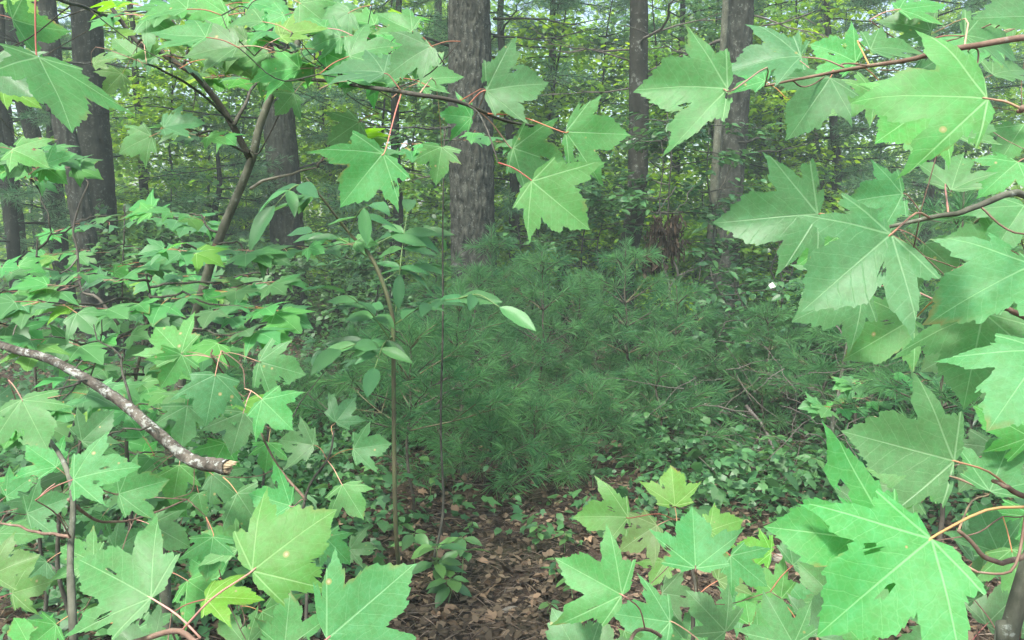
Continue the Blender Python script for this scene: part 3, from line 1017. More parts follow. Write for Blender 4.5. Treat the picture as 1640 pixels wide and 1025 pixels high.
# ================================================================== young white pines in the middle
def pine_sapling(px, d, h, label, whorls=5, rmax=0.5, seed=0, lean=0.0, per=6, r0=0.012, zlo=0.25, group='young pines'):
    base = onground(px, d)
    t = thing('pine_sapling', label, 'pine sapling', base, group)
    top = base + Vector((lean, rng.normal(0, 0.03), h))
    pts = wander(spline([base - Vector((0, 0, 0.03)), top], 18), 0.03)
    mb = MB()
    mb.tube(pts, np.linspace(r0, 0.003, 18), 7)
    mb.build('stem', M['pine_stem'], t)
    # leader tuft
    ld = np.array(top - base)
    ld /= np.linalg.norm(ld)
    n = 22
    C = np.array(top) - ld * np.linspace(0.0, 0.30, n)[:, None]
    obj('leader_needles', needle_mesh('leader_needles', C, np.repeat(ld[None], n, 0), 8, 0.10, 0.0038, M['pine_needle'], (0.35, 0.9), np.full(n, 0.6)), t, kind='stuff')
    for w in range(whorls):
        f = w / max(1, whorls - 1)
        z = zlo * h + (0.86 - zlo) * h * f
        c = pts[int(np.argmin(abs(pts[:, 2] - base.z - z)))]
        R_ = 0.90 * rmax * (1.0 - 0.80 * f) * rng.uniform(0.85, 1.15)
        a0 = rng.uniform(0, 6.28)
        nb = 5 if w < whorls - 1 else 4
        for b in range(nb):
            a = a0 + b * 2 * math.pi / nb + rng.normal(0, 0.2)
            L = R_ * rng.uniform(0.75, 1.15)
            lp = limb_path(c, (math.cos(a), math.sin(a), 0.25 + 0.5 * f), L, 8, -0.05, 0.03)
            bm = MB()
            bm.tube(lp, np.linspace(r0 * 0.45, 0.0022, 8), 5)
            CC, AA, RV = [], [], []  # RV lightens the needles towards the tips, a highlight put into the colour
            ax = lp[-1] - lp[-2]
            ax /= np.linalg.norm(ax)
            for i in list(np.linspace(0.5, 0.85, int(1 + L * 3))) + [0.9, 0.94, 0.97, 1.0]:
                q = lp[0] + (lp[-1] - lp[0]) * i
                CC.append(q); AA.append(ax); RV.append(0.15 + 0.6 * i * i)
            for s in range(int(2 + L * 6)):
                j = rng.integers(3, 8)
                a2 = a + rng.choice((-1, 1)) * rng.uniform(0.5, 1.1)
                dv = np.array((math.cos(a2), math.sin(a2), rng.uniform(0.1, 0.8)))
                dv /= np.linalg.norm(dv)
                Ls = rng.uniform(0.08, 0.2) * (0.6 + L)
                bm.tube([lp[j], lp[j] + dv * Ls], [0.0026, 0.0018], 4, False)
                v0 = rng.random()
                for i in (0.7, 0.82, 0.92, 1.0):
                    CC.append(lp[j] + dv * Ls * i); AA.append(dv); RV.append(v0 * 0.6 + 0.4 * i - .1)
            bo = bm.build('branch', M['pine_shoot'] if rng.random() < 0.25 else M['pine_stem'], t)
            me = needle_mesh('needles', np.array(CC), np.array(AA), per, 0.105, 0.0032, M['pine_needle'], (0.25, 1.5), np.array(RV))
            obj('needles', me, bo, kind='stuff')
    return t


PS = [(655, 4.0, 1.02, 'young pine with a thin dark bare lower stem next to the tall pinnate sapling', 4, .62, .010, .45),
      (735, 4.7, 1.15, 'bushy low young pine in front, right of the dark bare-stemmed one', 5, .60, .011, .18),
      (868, 5.4, 1.32, 'young pine in the middle of the group with its dark stem showing', 5, .62, .013, .22),
      (1003, 5.2, 1.36, 'tallest pointed young pine in front of the slim brown trunk', 6, .55, .014, .15),
      (787, 6.3, 1.48, 'young pine whose pointed tip stands before the blocky-barked trunk', 6, .62, .014, .15),
      (765, 5.6, 1.2, 'young pine filling the space between the front pine and the blocky-barked trunk', 5, .60, .012, .12),
      (930, 5.9, 1.15, 'low young pine between the middle one and the tallest one', 5, .60, .012, .12),
      (1085, 5.6, 1.1, 'young pine right of the tallest one, spreading towards the white sticks', 5, .60, .012, .2),
      (700, 6.6, 1.25, 'young pine at the back left of the group', 5, .60, .012, .12),
      (860, 4.4, 0.50, 'small low young pine at the front of the group above the bare litter', 4, .42, .008, .1),
      (780, 4.3, 0.55, 'small front young pine drooping over the litter', 4, .45, .008, .1),
      (950, 4.6, 0.55, 'small front young pine behind the lowest right maple leaves', 4, .45, .008, .1),
      (830, 7.2, 1.25, 'young pine at the back just right of the blocky-barked trunk', 5, .65, .012, .12),
      (1150, 6.4, 0.8, 'low young pine below the thin leafless pole', 4, .5, .010, .15),
      (630, 5.2, 0.95, 'young pine just behind the tall pinnate sapling', 5, .55, .011, .15),
      (1060, 4.9, 0.75, 'low young pine at the right front of the group', 4, .5, .010, .12),
      (1535, 3.4, 1.65, 'young pine poking through the right-hand maple leaves', 6, .5, .012, .3),
      (1390, 4.6, 1.45, 'young pine behind the lowest point of the big right-hand leaves', 6, .5, .012, .3),
      (560, 6.4, 0.7, 'small young pine behind the tall pinnate sapling on its left', 4, .5, .010, .12),
      (1235, 5.4, 1.0, 'young pine rising right behind the white sticks', 5, .5, .011, .15),
      (475, 5.6, 0.45, 'small young pine below the ridged grey trunk', 4, .5, .010, .12),
      (340, 5.0, 0.8, 'small young pine behind the broken branch tip', 4, .5, .010, .12),
      (150, 4.6, 0.6, 'small young pine low behind the lower left maple', 4, .5, .010, .12)]
for k, (px, d, h, lab, wh, rm, r0, zl) in enumerate(PS):
    pine_sapling(px, d, h, lab, wh, rm, k, r0=r0, zlo=zl, per=8 if d < 6 else 7)


# ================================================================== blades of simple leaves
def blade_mesh(name, mat, w=0.38, n=9, fold=0.06, droop=0.18, tip=1.0, petiole=0.0, wave=0.02, seed=0, pmat=None):
    """Elliptic pointed leaf with midrib fold, pointing along +Y, unit length."""
    rg = np.random.default_rng(seed)
    ys = np.linspace(0, 1, n)
    ws = w * 0.5 * np.sin(math.pi * ys ** 0.85) ** 0.8
    ws[0] = 0.012
    ws[-1] = 0.002
    V = []
    ph = rg.uniform(0, 6)
    tw = rg.normal(0, 0.12)
    for y, q in zip(ys, ws):
        z = -droop * y * y
        for s, f in ((-1, 1), (-0.5, 0.5), (0, 0), (0.5, 0.5), (1, 1)):
            x = s * q
            V.append((x, y, z + fold * (abs(s) ** 1.5) * (q / (w * 0.5) + 0.1) + wave * math.sin(y * 14 + ph + s) * abs(s) + tw * x * y))
    F = []
    for i in range(n - 1):
        for j in range(4):
            a = i * 5 + j
            F.append((a, a + 1, a + 6, a + 5))
    mats = [mat]
    mi = [0] * len(F)
    V = np.array(V)
    if petiole:
        v, q, _ = tube([(0, -petiole, -0.02), (0, 0.02, 0)], [0.012, 0.010], 4, False)
        F = F + [tuple(x + len(V)) for x in q]
        V = np.vstack([V, v])
        mi += [1] * len(q)
        mats.append(pmat or M['rachis'])
    return mesh_np(name, V, np.array(F), mats, True, None, mi)


def frame(p, d, n, s):
    d = Vector(d).normalized()
    n = Vector(n)
    n = (n - d * n.dot(d))
    if n.length < 1e-6:
        n = d.orthogonal()
    n.normalize()
    x = d.cross(n)
    m = Matrix((x, d, n)).transposed().to_4x4()
    return Matrix.Translation(Vector(p)) @ m @ Matrix.Diagonal((s, s, s, 1))


HICK = [blade_mesh('leaflet', M['hick_leaf'], 0.36, 10, 0.05, dr, seed=k, wave=0.012) for k, dr in enumerate((0.12, 0.25, 0.4, 0.08))]


# ================================================================== tall sapling with pinnate leaves (centre left)
def hickory():
    d = 3.2
    base = onground(633, d)
    t = thing('pinnate_sapling', 'tall thin straight sapling with long drooping pinnate leaflets, centre left', 'sapling', base)
    sp = spline([base - Vector((0, 0, .03)), at(634, 850, d), at(631, 700, d), at(630, 560, d), at(628, 505, d), at(612, 450, d), at(590, 405, d), at(558, 372, d), at(520, 322, d - .1), at(490, 285, d - .15)], 40)
    mb = MB()
    mb.tube(sp, np.interp(np.linspace(0, 1, 40), [0, .6, .75, 1], [.0095, .0085, .0065, .003]), 8)
    mb.build('stem', M['hick_stem'], t)
    leaves = [  # rachis start px, end px, d0, d1, pairs, leaflet size
        ((626, 545), (552, 470), 3.2, 3.0, 3, .165), ((632, 520), (735, 478), 3.2, 3.0, 3, .165),
        ((735, 478), (800, 492), 3.0, 2.9, 1, .15), ((628, 560), (545, 560), 3.2, 2.85, 3, .15),
        ((634, 500), (652, 340), 3.2, 3.45, 3, .15), ((600, 420), (500, 372), 3.2, 3.4, 3, .16),
        ((585, 400), (690, 372), 3.2, 3.6, 3, .17), ((520, 322), (470, 325), 3.1, 3.1, 2, .16),
        ((560, 374), (590, 330), 3.2, 3.0, 1, .15), ((612, 452), (690, 425), 3.2, 3.5, 2, .16),
        ((628, 540), (600, 590), 3.2, 2.8, 2, .14), ((500, 295), (440, 330), 3.05, 2.9, 2, .16)]
    for li, (a, b, d0, d1, prs, ls) in enumerate(leaves):
        A, B = at(a[0], a[1], d0), at(b[0], b[1], d1)
        ls = ls * 1.05
        mid = (A + B) / 2 + Vector((0, 0, 0.03))
        rp = spline([A, mid, B], 12)
        mb = MB()
        mb.tube(rp, np.linspace(.0035, .0016, 12), 5)
        ra = mb.build('rachis', M['rachis'], t)
        ax = Vector(rp[-1] - rp[0]).normalized()
        side = ax.cross(Vector((0, 0, 1)))
        if side.length < 0.3:
            side = Vector((1, 0.2, 0))
        side.normalize()
        spots = []
        for k in range(prs):
            f = 0.38 + 0.55 * k / max(1, prs)
            for s in (-1, 1):
                dv = ax * rng.uniform(0.3, 0.8) + side * s + Vector((0, 0, rng.uniform(-0.45, 0.0)))
                spots.append((rp[int(f * 11)], dv, ls * rng.uniform(0.75, 1.0)))
        spots.append((rp[-1], ax + Vector((0, 0, -0.3)), ls * 1.1))
        for p, dv, s in spots:
            nn = Vector((rng.normal(0, .25), -0.6 + rng.normal(0, .3), 1))
            obj('leaflet', random.choice(HICK), ra, frame(p, dv, nn, s))
    # three large dark leaflets seen against the light
    for (bx, by, tx, ty, dd, s) in ((583, 333, 587, 392, 3.0, .15), (640, 440, 637, 495, 3.05, .14), (575, 565, 560, 520, 3.1, .1)):
        p, q = at(bx, by, dd), at(tx, ty, dd - 0.02)
        obj('leaflet', HICK[0], t, frame(p, q - p, (0, -1, 0.25), (q - p).length))
    return t


hickory()


# ================================================================== broadleaf shrubs with shiny dark leaves (right of centre)
SHRUB = [blade_mesh('leaf', M['shrub_leaf'], 0.46, 6, 0.05, dr, seed=20 + k, petiole=0.12, pmat=M['rachis']) for k, dr in enumerate((0.1, 0.25, 0.4))]


def shrub(px, d, h, label, n_br, spread, zlo, n_single=230, leaf=0.105, stems=3, n_mass=900, name='broadleaf_shrub', group='shiny-leaved shrubs', topx=None):
    base = onground(px, d)
    t = thing(name, label, 'shrub', base, group)
    spots = []
    for s in range(stems):
        tx = (topx if topx is not None else 0) + rng.normal(0, 0.25 * spread)
        top = base + Vector((tx, rng.normal(0, 0.2), h * rng.uniform(0.8, 1.0)))
        pts = wander(spline([base + Vector((rng.normal(0, .06), rng.normal(0, .06), -.03)), (base + top) / 2 + Vector((rng.normal(0, .1), 0, 0)), top], 20), 0.08)
        mb = MB()
        mb.tube(pts, np.linspace(0.016, 0.004, 20), 6)
        so = mb.build('stem', M['twig'], t)
        for b in range(n_br // stems):
            z = zlo + (h - zlo) * rng.random()
            i = int(np.argmin(abs(pts[:, 2] - base.z - z)))
            a = rng.uniform(0, 2 * math.pi)
            L = spread * rng.uniform(0.35, 1.0)
            lp = limb_path(pts[i], (math.cos(a), math.sin(a), rng.uniform(0, 0.3)), L, 8, 0.08)
            bm = MB()
            bm.tube(lp, np.linspace(0.006, 0.002, 8), 4)
            bm.build('branch', M['twig'], so)
            for q in range(int(24 * L / 0.6) + 6):
                j = rng.uniform(1.5, 7)
                p = lp[int(j)] + (lp[min(7, int(j) + 1)] - lp[int(j)]) * (j % 1) + rng.normal(0, 0.035, 3)
                a2 = a + rng.choice((-1, 1)) * rng.uniform(0.3, 1.4)
                spots.append((p, np.array((math.cos(a2), math.sin(a2), rng.uniform(-0.5, 0.1))), leaf * rng.uniform(0.6, 1.2)))
    idx = rng.permutation(len(spots))
    for k in idx[:n_single]:
        p, dv, s = spots[k]
        obj('leaf', SHRUB[k % 3], t, frame(p, dv, (rng.normal(0, .35), rng.normal(-.1, .35), 1), s))
    rest = idx[n_single:n_single + n_mass]
    if len(rest) > 5:
        P = np.array([spots[k][0] for k in rest]); D = np.array([spots[k][1] for k in rest]); S = np.array([spots[k][2] for k in rest])
        nn = rng.normal(0, .35, (len(rest), 3)); nn[:, 2] += 1
        obj('leaf_mass', cloud_mesh('leaf_mass', P, D, nn, S, M['shrub_leaf_s']), t, kind='stuff')
    return t


shrub(1085, 7.2, 2.75, 'tall shiny-leaved shrub between the slim brown trunk and the pale grey trunk', 42, 1.0, 1.3, 290, stems=3, n_mass=1000)
shrub(960, 7.6, 2.3, 'shiny-leaved shrub left of the slim brown trunk', 30, 0.9, 1.2, 240, stems=2)
shrub(1230, 7.4, 1.9, 'shiny-leaved shrub right of the pale grey trunk', 36, 0.9, 0.4, 260, stems=3)
shrub(1150, 6.6, 1.3, 'low shiny-leaved shrub at the foot of the thin leafless pole', 27, 0.7, 0.25, 240, stems=3, leaf=0.095)
shrub(1290, 6.0, 1.35, 'low shiny-leaved shrub behind the white fallen sticks', 27, 0.75, 0.2, 260, stems=3, leaf=0.095)
shrub(1440, 5.6, 1.3, 'low shiny-leaved shrub behind the bare brown stem at right', 27, 0.75, 0.2, 240, stems=3, leaf=0.095)
shrub(1205, 5.9, 0.95, 'very low shiny-leaved shrub left of the white sticks', 18, 0.5, 0.15, 150, stems=3, leaf=0.085)
shrub(1370, 5.3, 1.05, 'very low shiny-leaved shrub just behind the bare brown stem', 18, 0.5, 0.15, 150, stems=3, leaf=0.09)
shrub(1060, 6.2, 0.95, 'low shiny-leaved shrub behind the spreading young pine', 18, 0.6, 0.15, 150, stems=3, leaf=0.09)
shrub(560, 5.4, 0.75, 'low shrub left of the tall pinnate sapling', 18, 0.5, 0.2, 160, stems=3, leaf=0.10)
shrub(820, 9.3, 1.7, 'shrub behind the young pines, right of the blocky-barked trunk', 24, 0.8, 0.6, 160, stems=3, leaf=0.11)
shrub(620, 8.0, 1.35, 'shrub between the ridged grey trunk and the blocky-barked trunk', 24, 0.8, 0.4, 180, stems=3, leaf=0.11)
shrub(1560, 5.2, 1.2, 'low shrub at the right edge behind the maple', 20, 0.7, 0.2, 160, stems=3, leaf=0.10)


# withered leaves hanging from the shrub
def dead_bunch():
    t = thing('withered_leaf_bunch', 'two bunches of withered brown leaves hanging right of the slim brown trunk', 'dead leaves', at(1070, 345, 6.1))
    for (cx, y0, y1, wd) in ((1052, 342, 425, .036), (1080, 342, 408, .042)):
        a, b = at(cx, y0, 6.1), at(cx - 4, y1, 6.1)
        n = 240
        f = rng.random(n)
        P = np.array(a)[None] * (1 - f[:, None]) + np.array(b)[None] * f[:, None] + rng.normal(0, 1, (n, 3)) * wd * (0.6 + 0.5 * np.sin(f * 3))[:, None] * (1, 1, .5)
        D = rng.normal(0, .35, (n, 3)); D[:, 2] -= 1
        o = obj('leaf_bunch', cloud_mesh('leaf_bunch', P, D, rand_unit(n), rng.uniform(.05, .10, n), M['dead_bunch'], width=.5), t, kind='stuff')
        mb = MB()
        mb.tube(wander(spline([at(cx + 30, 300, 6.6), a], 8), .02), np.linspace(.006, .003, 8), 5)
        mb.build('twig', M['twig'], t)
    n = 26
    f = rng.random(n)
    P = np.array(at(1030, 425, 6.1))[None] * (1 - f[:, None]) + np.array(at(1060, 410, 6.1))[None] * f[:, None] + rng.normal(0, .04, (n, 3))
    obj('leaf_bunch', cloud_mesh('leaf_bunch', P, rng.normal(0, 1, (n, 3)) - (0, 0, 1), rand_unit(n), rng.uniform(.06, .1, n), M['dead_bunch']), t, kind='stuff')


dead_bunch()


# ================================================================== the forest floor
def floor_pts(n, x0, x1, y0, y1):
    X, Y = rng.uniform(x0, x1, n), rng.uniform(y0, y1, n)
    return X, Y, gz(X, Y)


def litter():
    n = 42000
    Y = 2.2 + 9 * rng.random(n) ** 1.5
    X = rng.uniform(-0.75, 0.75, n) * (Y * 0.95 + 0.5)
    P = np.stack([X, Y, gz(X, Y) + rng.uniform(0.004, 0.03, n)], 1)
    D = rng.normal(0, 1, (n, 3)); D[:, 2] *= 0.35
    nn = rng.normal(0, .5, (n, 3)); nn[:, 2] += 1
    T = LEAF6.copy(); T[:, 2] = (0.0, 0.10, 0.08, 0.12, 0.10, 0.08)
    me = cloud_mesh('leaf_litter', P, D, nn, rng.uniform(.012, .05, n), M['litter'], T, LEAF6_T, 1.5)
    o = obj('leaf_litter', me, kind='stuff')
    o['label'] = 'brown dry leaf litter covering the forest floor'
    o['category'] = 'leaf litter'


litter()
for (px, py, lab, s) in ((940, 757, 'small bright yellow fallen leaf caught in the young pines', .07), (985, 770, 'larger dull yellow leaf low behind the topmost yellow-green maple leaf', .10)):
    p = at(px, py, 4.9)
    o = obj('yellow_leaf', blade_mesh('yellow_leaf', M['yellow_leaf'], .5, 7, .1, .1, seed=50), None, frame(p, (.6, .1, .35) if s < .08 else (0, .1, -1), (0, -1, .4), s))
    o['label'] = lab
    o['category'] = 'leaf'


def undergrowth():
    """Low green herbs that read as one mass."""
    cents, rad = [], []
    for k in range(4600):
        y = 3.6 + 13 * rng.random() ** 1.2
        x = rng.uniform(-0.75, 0.75) * (y * 0.95 + 0.5)
        px = 820 + x / y * FPX
        if 560 < px < 960 and y < 5.0 and rng.random() < 0.42:
            continue
        if k % 6 == 0:
            y = rng.uniform(3.9, 8.0)
            px = rng.uniform(1040, 1640)
            x = (px - 820) / FPX * y
        if k % 6 == 3:
            y = rng.uniform(2.6, 6.0)
            px = rng.uniform(0, 560)
            x = (px - 820) / FPX * y
        white = 1080 < px < 1340 and y < 5.7
        hi = .14 if white else .55 if y > 5.5 and not 600 < px < 1050 else .28
        cents.append(np.array((x, y, ground_z(x, y) + rng.uniform(.05, hi))))
        rad.append(rng.uniform(.08, .32))
    h = len(cents) // 2
    for nm, cs, rs, tm, tt, wd, per, lab in (('undergrowth', cents[:h], rad[:h], LEAF6, LEAF6_T, 1.2, 75, 'low green herbs carpeting the floor between the trees'),
                                             ('lobed_undergrowth', cents[h:], rad[h:], LEAFM, LEAFM_T, 0.9, 45, 'low lobed maple seedlings mixed into the green floor')):
        P, D, NN, S = spray_leaves(cs, rs, per, .07, .45, .3, .3)
        S = S * rng.choice((0.5, 0.7, 1.0, 1.5), len(S), p=(.3, .35, .25, .1))
        o = obj(nm, cloud_mesh(nm, P, D, NN, S, M['ground_leaf'], tm, tt, wd), kind='stuff')
        o['label'] = lab
        o['category'] = 'undergrowth'


undergrowth()


def debris():
    """Fallen pine needles and twig bits on the litter."""
    n = 16000
    Y = 2.3 + 4.5 * rng.random(n) ** 1.4
    X = rng.uniform(-0.7, 0.7, n) * (Y * 0.95 + 0.4)
    C = np.stack([X, Y, gz(X, Y) + rng.uniform(.012, .04, n)], 1)
    A = rng.normal(0, 1, (n, 3)); A[:, 2] *= 0.08
    me = needle_mesh('needle_debris', C, A, 1, .09, .003, M['debris'], (0, .1))
    o = obj('needle_debris', me, kind='stuff')
    o['label'] = 'thin dry needles and twig bits strewn over the leaf litter'
    o['category'] = 'debris'


debris()

SEED = [blade_mesh('leaf', M['seed_leaf'], w, 6, .05, dr, seed=60 + k, petiole=.15) for k, (w, dr) in enumerate(((.45, .15), (.5, .3), (.6, .2)))]


def seedling(px, py, label, h, tiers, leaf, n_leaf=4, d=None, lean=0.0):
    d = d or 1.5 * FPX / (py - 370)
    b = at(px, py, d)
    b.z = ground_z(b.x, b.y)
    t = thing('seedling', label, 'seedling', b, 'seedlings on the forest floor')
    top = b + Vector((lean, rng.normal(0, .02), h))
    pts = wander(spline([b - Vector((0, 0, .01)), top], 8), .01)
    mb = MB()
    mb.tube(pts, np.linspace(.0028, .0014, 8), 5)
    mb.build('stem', M['rachis'], t)
    for k in range(tiers):
        p = pts[min(7, int(7 * (0.45 + 0.55 * (k + 1) / tiers)))]
        a0 = rng.uniform(0, 6.28)
        for q in range(n_leaf):
            a = a0 + q * 6.28 / n_leaf + rng.normal(0, .25)
            obj('leaf', random.choice(SEED), t, frame(Vector(p) + Vector((math.cos(a), math.sin(a), 0)) * leaf * .15, (math.cos(a), math.sin(a), rng.uniform(-.35, .25)), (rng.normal(0, .2), rng.normal(-.15, .2), 1), leaf * rng.uniform(.75, 1.15)))
    return t


SD = [(860, 885, 'pale yellow-green seedling with pointed leaflets on the open litter', .14, 3, .055, 5), (905, 890, 'pale seedling right beside the pointed-leaf seedling on the litter', .10, 2, .05, 5),
      (890, 945, 'small round-leaved seedling left of the lower right maple leaf', .12, 2, .05, 4), (915, 975, 'round-leaved seedling just below the other round-leaved one', .10, 2, .055, 4),
      (880, 1000, 'lowest small seedling at the edge of the lower right maple leaves', .07, 1, .05, 4), (700, 960, 'broad-leaved dark seedling right of the pointed lower left maple leaf', .20, 3, .10, 4),
      (740, 935, 'broad-leaved seedling leaning right over the litter', .18, 2, .10, 4), (665, 920, 'broad-leaved seedling at the foot of the tall pinnate sapling', .18, 2, .09, 4),
      (720, 985, 'low broad-leaved seedling nearest the bottom centre', .10, 2, .09, 4), (690, 800, 'leafy seedling behind the dark bare pine stem', .22, 3, .07, 5),
      (725, 790, 'leafy seedling right of the dark bare pine stem', .22, 3, .06, 5), (600, 800, 'leafy seedling left of the tall pinnate sapling', .2, 3, .07, 5),
      (755, 865, 'tiny seedling in the middle of the litter', .08, 2, .045, 4), (640, 870, 'low seedling between the two thin stems', .12, 2, .06, 4),
      (1180, 800, 'leafy seedling behind the yellow-green maple leaf pair', .22, 3, .08, 5), (1240, 770, 'leafy seedling in front of the white fallen sticks', .24, 3, .09, 5),
      (1300, 800, 'leafy seedling at the lower end of the white sticks', .2, 3, .09, 5), (1410, 720, 'seedling right of the bare brown stem', .3, 3, .09, 5),
      (1450, 690, 'taller seedling farther right of the bare brown stem', .35, 3, .09, 5), (1200, 730, 'leafy seedling left of the white sticks', .25, 3, .08, 5),
      (1120, 720, 'leafy seedling below the spreading young pine', .22, 3, .08, 5), (430, 860, 'dark seedling behind the lower left maple leaves', .2, 3, .08, 5),
      (980, 860, 'yellow-green seedling under the lower right maple leaves', .1, 2, .06, 5)]
for s in SD:
    seedling(*s)


# sticks lying about
def stick(pxs, label, r, mat, cat='stick', name='fallen_stick', forks=2, group=None, off=0.0):
    P = [at(*p) for p in pxs]
    t = thing(name, label, cat, P[0], group)
    lp = wander(spline(P, 24), .015)
    mb = MB()
    mb.tube(lp, np.linspace(r, r * .45, 24), 7, wob=.08)
    mb.build('shaft', mat, t)
    for f in range(forks):
        j = int(rng.integers(6, 20))
        dv = (lp[-1] - lp[0]) * .25 + rng.normal(0, .15, 3) * np.linalg.norm(lp[-1] - lp[0])
        fp = limb_path(lp[j], dv, np.linalg.norm(dv) * .7, 6, 0, .1)
        mb = MB()
        mb.tube(fp, np.linspace(r * .5, r * .2, 6), 5)
        mb.build('side_twig', mat, t)
    return t


stick([(1112, 600, 5.6), (1122, 640, 5.5), (1160, 655, 5.4), (1208, 672, 5.3)], 'curved white-mottled stick pointing left in the undergrowth', .011, M['birch'])
stick([(1195, 650, 5.3), (1225, 690, 5.1), (1250, 735, 4.8), (1268, 755, 4.6), (1290, 775, 4.4)], 'white-mottled stick slanting down right among seedlings', .013, M['birch'])
stick([(1268, 752, 4.6), (1252, 780, 4.5), (1246, 800, 4.4)], 'short white stick ending below the slanting white one', .010, M['birch'], forks=0)
stick([(1178, 598, 5.6), (1215, 650, 5.4), (1290, 690, 5.2)], 'thin grey stick crossing the white ones from upper left', .006, M['dead_twig'])
stick([(1215, 605, 5.6), (1250, 612, 5.4), (1312, 628, 5.2)], 'short white twig above the slanting sticks', .008, M['birch'], forks=1)
stick([(1130, 668, 5.2), (1200, 700, 5.0), (1330, 712, 4.6)], 'long thin pale twig lying level under the white sticks', .004, M['dead_twig'])
stick([(1133, 690, 5.0), (1120, 730, 4.9), (1130, 758, 4.8)], 'thin pale hanging twig left of the white sticks', .004, M['dead_twig'], forks=0)
stick([(1335, 675, 4.5), (1270, 640, 4.8), (1255, 620, 5.0)], 'thin bare twig leading left from the bare brown stem', .004, M['dead_twig'])
stick([(800, 1040, 2.9), (802, 990, 3.05), (812, 935, 3.3)], 'thin crooked grey root lying on the litter, left of a pair', .006, M['dead_twig'], forks=0)
stick([(822, 1040, 2.9), (832, 985, 3.1), (836, 950, 3.25), (828, 940, 3.3)], 'thin crooked grey root lying on the litter, right of a pair', .006, M['dead_twig'], forks=1)
stick([(740, 830, 4.1), (800, 822, 4.15), (590, 840, 4.0)], 'thin dark stick lying level behind the two thin stems', .006, M['twig'], forks=1)
stick([(800, 985, 3.05), (830, 975, 3.1), (870, 968, 3.15)], 'short rotten pale piece of wood on the litter', .016, M['dead_white'], forks=0)
stick([(380, 950, 3.2), (450, 925, 3.3), (560, 905, 3.4)], 'dark mossy fallen log behind the lower left maple leaves', .075, M['bark_dark'], 'log', 'fallen_log', 0)
stick([(1170, 905, 3.5), (1240, 897, 3.5), (1330, 900, 3.5)], 'pale barkless log half hidden under the lower right maple leaves', .035, M['dead_white'], 'log', 'fallen_log', 0)
stick([(80, 905, 3.0), (110, 930, 3.0), (130, 945, 3.0)], 'thin pale stick on the dark floor behind the lower left maple', .006, M['dead_white'], forks=0)


# thin bare twigs tangled in the undergrowth at right: too many and too fine to count
def tangle():
    mb = MB()
    for k in range(110):
        px, py = rng.uniform(1090, 1460), rng.uniform(590, 790)
        d = rng.uniform(4.3, 5.8)
        p = at(px, py, d)
        p.z = max(p.z, ground_z(p.x, p.y) + .03)
        dv = np.array((rng.normal(0, 1), rng.normal(0, .5), rng.normal(.1, .5)))
        L = rng.uniform(.15, .6)
        lp = limb_path(p, dv, L, 7, .1, .12)
        lp[:, 2] = np.maximum(lp[:, 2], gz(lp[:, 0], lp[:, 1]) + .02)
        mb.tube(lp, np.linspace(.0030, .0012, 7), 4, False)
    o = mb.build('twig_tangle', M['dead_twig'], kind='stuff')
    o['label'] = 'fine bare grey twigs tangled through the undergrowth at right'
    o['category'] = 'twigs'


tangle()

# bare brown stem at right
def bare_stem():
    b = at(1322, 775, 4.5)
    b.z = ground_z(b.x, b.y)
    t = thing('bare_sapling', 'upright bare brown stem with thin leafless twigs right of the white sticks', 'sapling', b)
    lp = wander(spline([b, at(1330, 720, 4.5), at(1340, 650, 4.5), at(1352, 580, 4.5), at(1359, 535, 4.5)], 20), .01)
    mb = MB()
    mb.tube(lp, np.linspace(.017, .009, 20), 7, wob=.08)
    mb.build('stem', M['stem'], t)
    for (x0, y0, x1, y1) in ((1340, 660, 1290, 620), (1342, 650, 1420, 610), (1336, 690, 1250, 650), (1333, 705, 1410, 660), (1352, 590, 1300, 560), (1357, 540, 1310, 512), (1330, 715, 1270, 690)):
        a, c = at(x0, y0, 4.5), at(x1, y1, 4.5 + rng.normal(0, .2))
        fp = wander(spline([a, (a + c) / 2 + Vector((0, 0, .02)), c], 9), .03)
        mb = MB()
        mb.tube(fp, np.linspace(.0045, .0018, 9), 5)
        mb.build('twig', M['dead_twig'], t)


bare_stem()

# ================================================================== maple leaves
HALF = [(0.015, -0.012), (0.10, -0.05), (0.20, -0.06), (0.255, -0.03), (0.31, -0.045), (0.36, -0.005), (0.43, 0.0), (0.535, 0.045), (0.475, 0.095), (0.50, 0.145),
        (0.42, 0.158), (0.395, 0.188), (0.52, 0.245), (0.535, 0.295), (0.605, 0.325), (0.62, 0.385), (0.69, 0.43), (0.785, 0.555), (0.655, 0.522), (0.60, 0.535), (0.56, 0.505),
        (0.505, 0.52), (0.475, 0.55), (0.42, 0.525), (0.335, 0.455), (0.262, 0.42), (0.265, 0.51), (0.31, 0.62), (0.275, 0.66), (0.27, 0.72), (0.205, 0.74), (0.185, 0.81),
        (0.125, 0.825), (0.095, 0.885), (0.05, 0.925)]
HALF_LOW = [(0.02, -0.02), (0.20, -0.07), (0.34, -0.03), (0.50, 0.04), (0.45, 0.17), (0.52, 0.25), (0.62, 0.36), (0.82, 0.58), (0.60, 0.51), (0.44, 0.51), (0.27, 0.43),
            (0.33, 0.63), (0.205, 0.75), (0.08, 0.89)]


def serrate(half):
    """Adds a small secondary tooth between neighbouring outline points."""
    o = [half[0]]
    for (ax_, ay_), (bx_, by_) in zip(half, half[1:]):
        l = math.hypot(bx_ - ax_, by_ - ay_)
        if l > .045 and ax_ > .05:
            nx, ny = (by_ - ay_) / l, -(bx_ - ax_) / l
            if nx * ax_ + ny * ay_ < 0:
                nx, ny = -nx, -ny
            o.append((ax_ + (bx_ - ax_) * .45 + nx * .012, ay_ + (by_ - ay_) * .45 + ny * .012))
            o.append((ax_ + (bx_ - ax_) * .55 - nx * .004, ay_ + (by_ - ay_) * .55 - ny * .004))
        o.append((bx_, by_))
    return o


HALF = serrate(HALF)


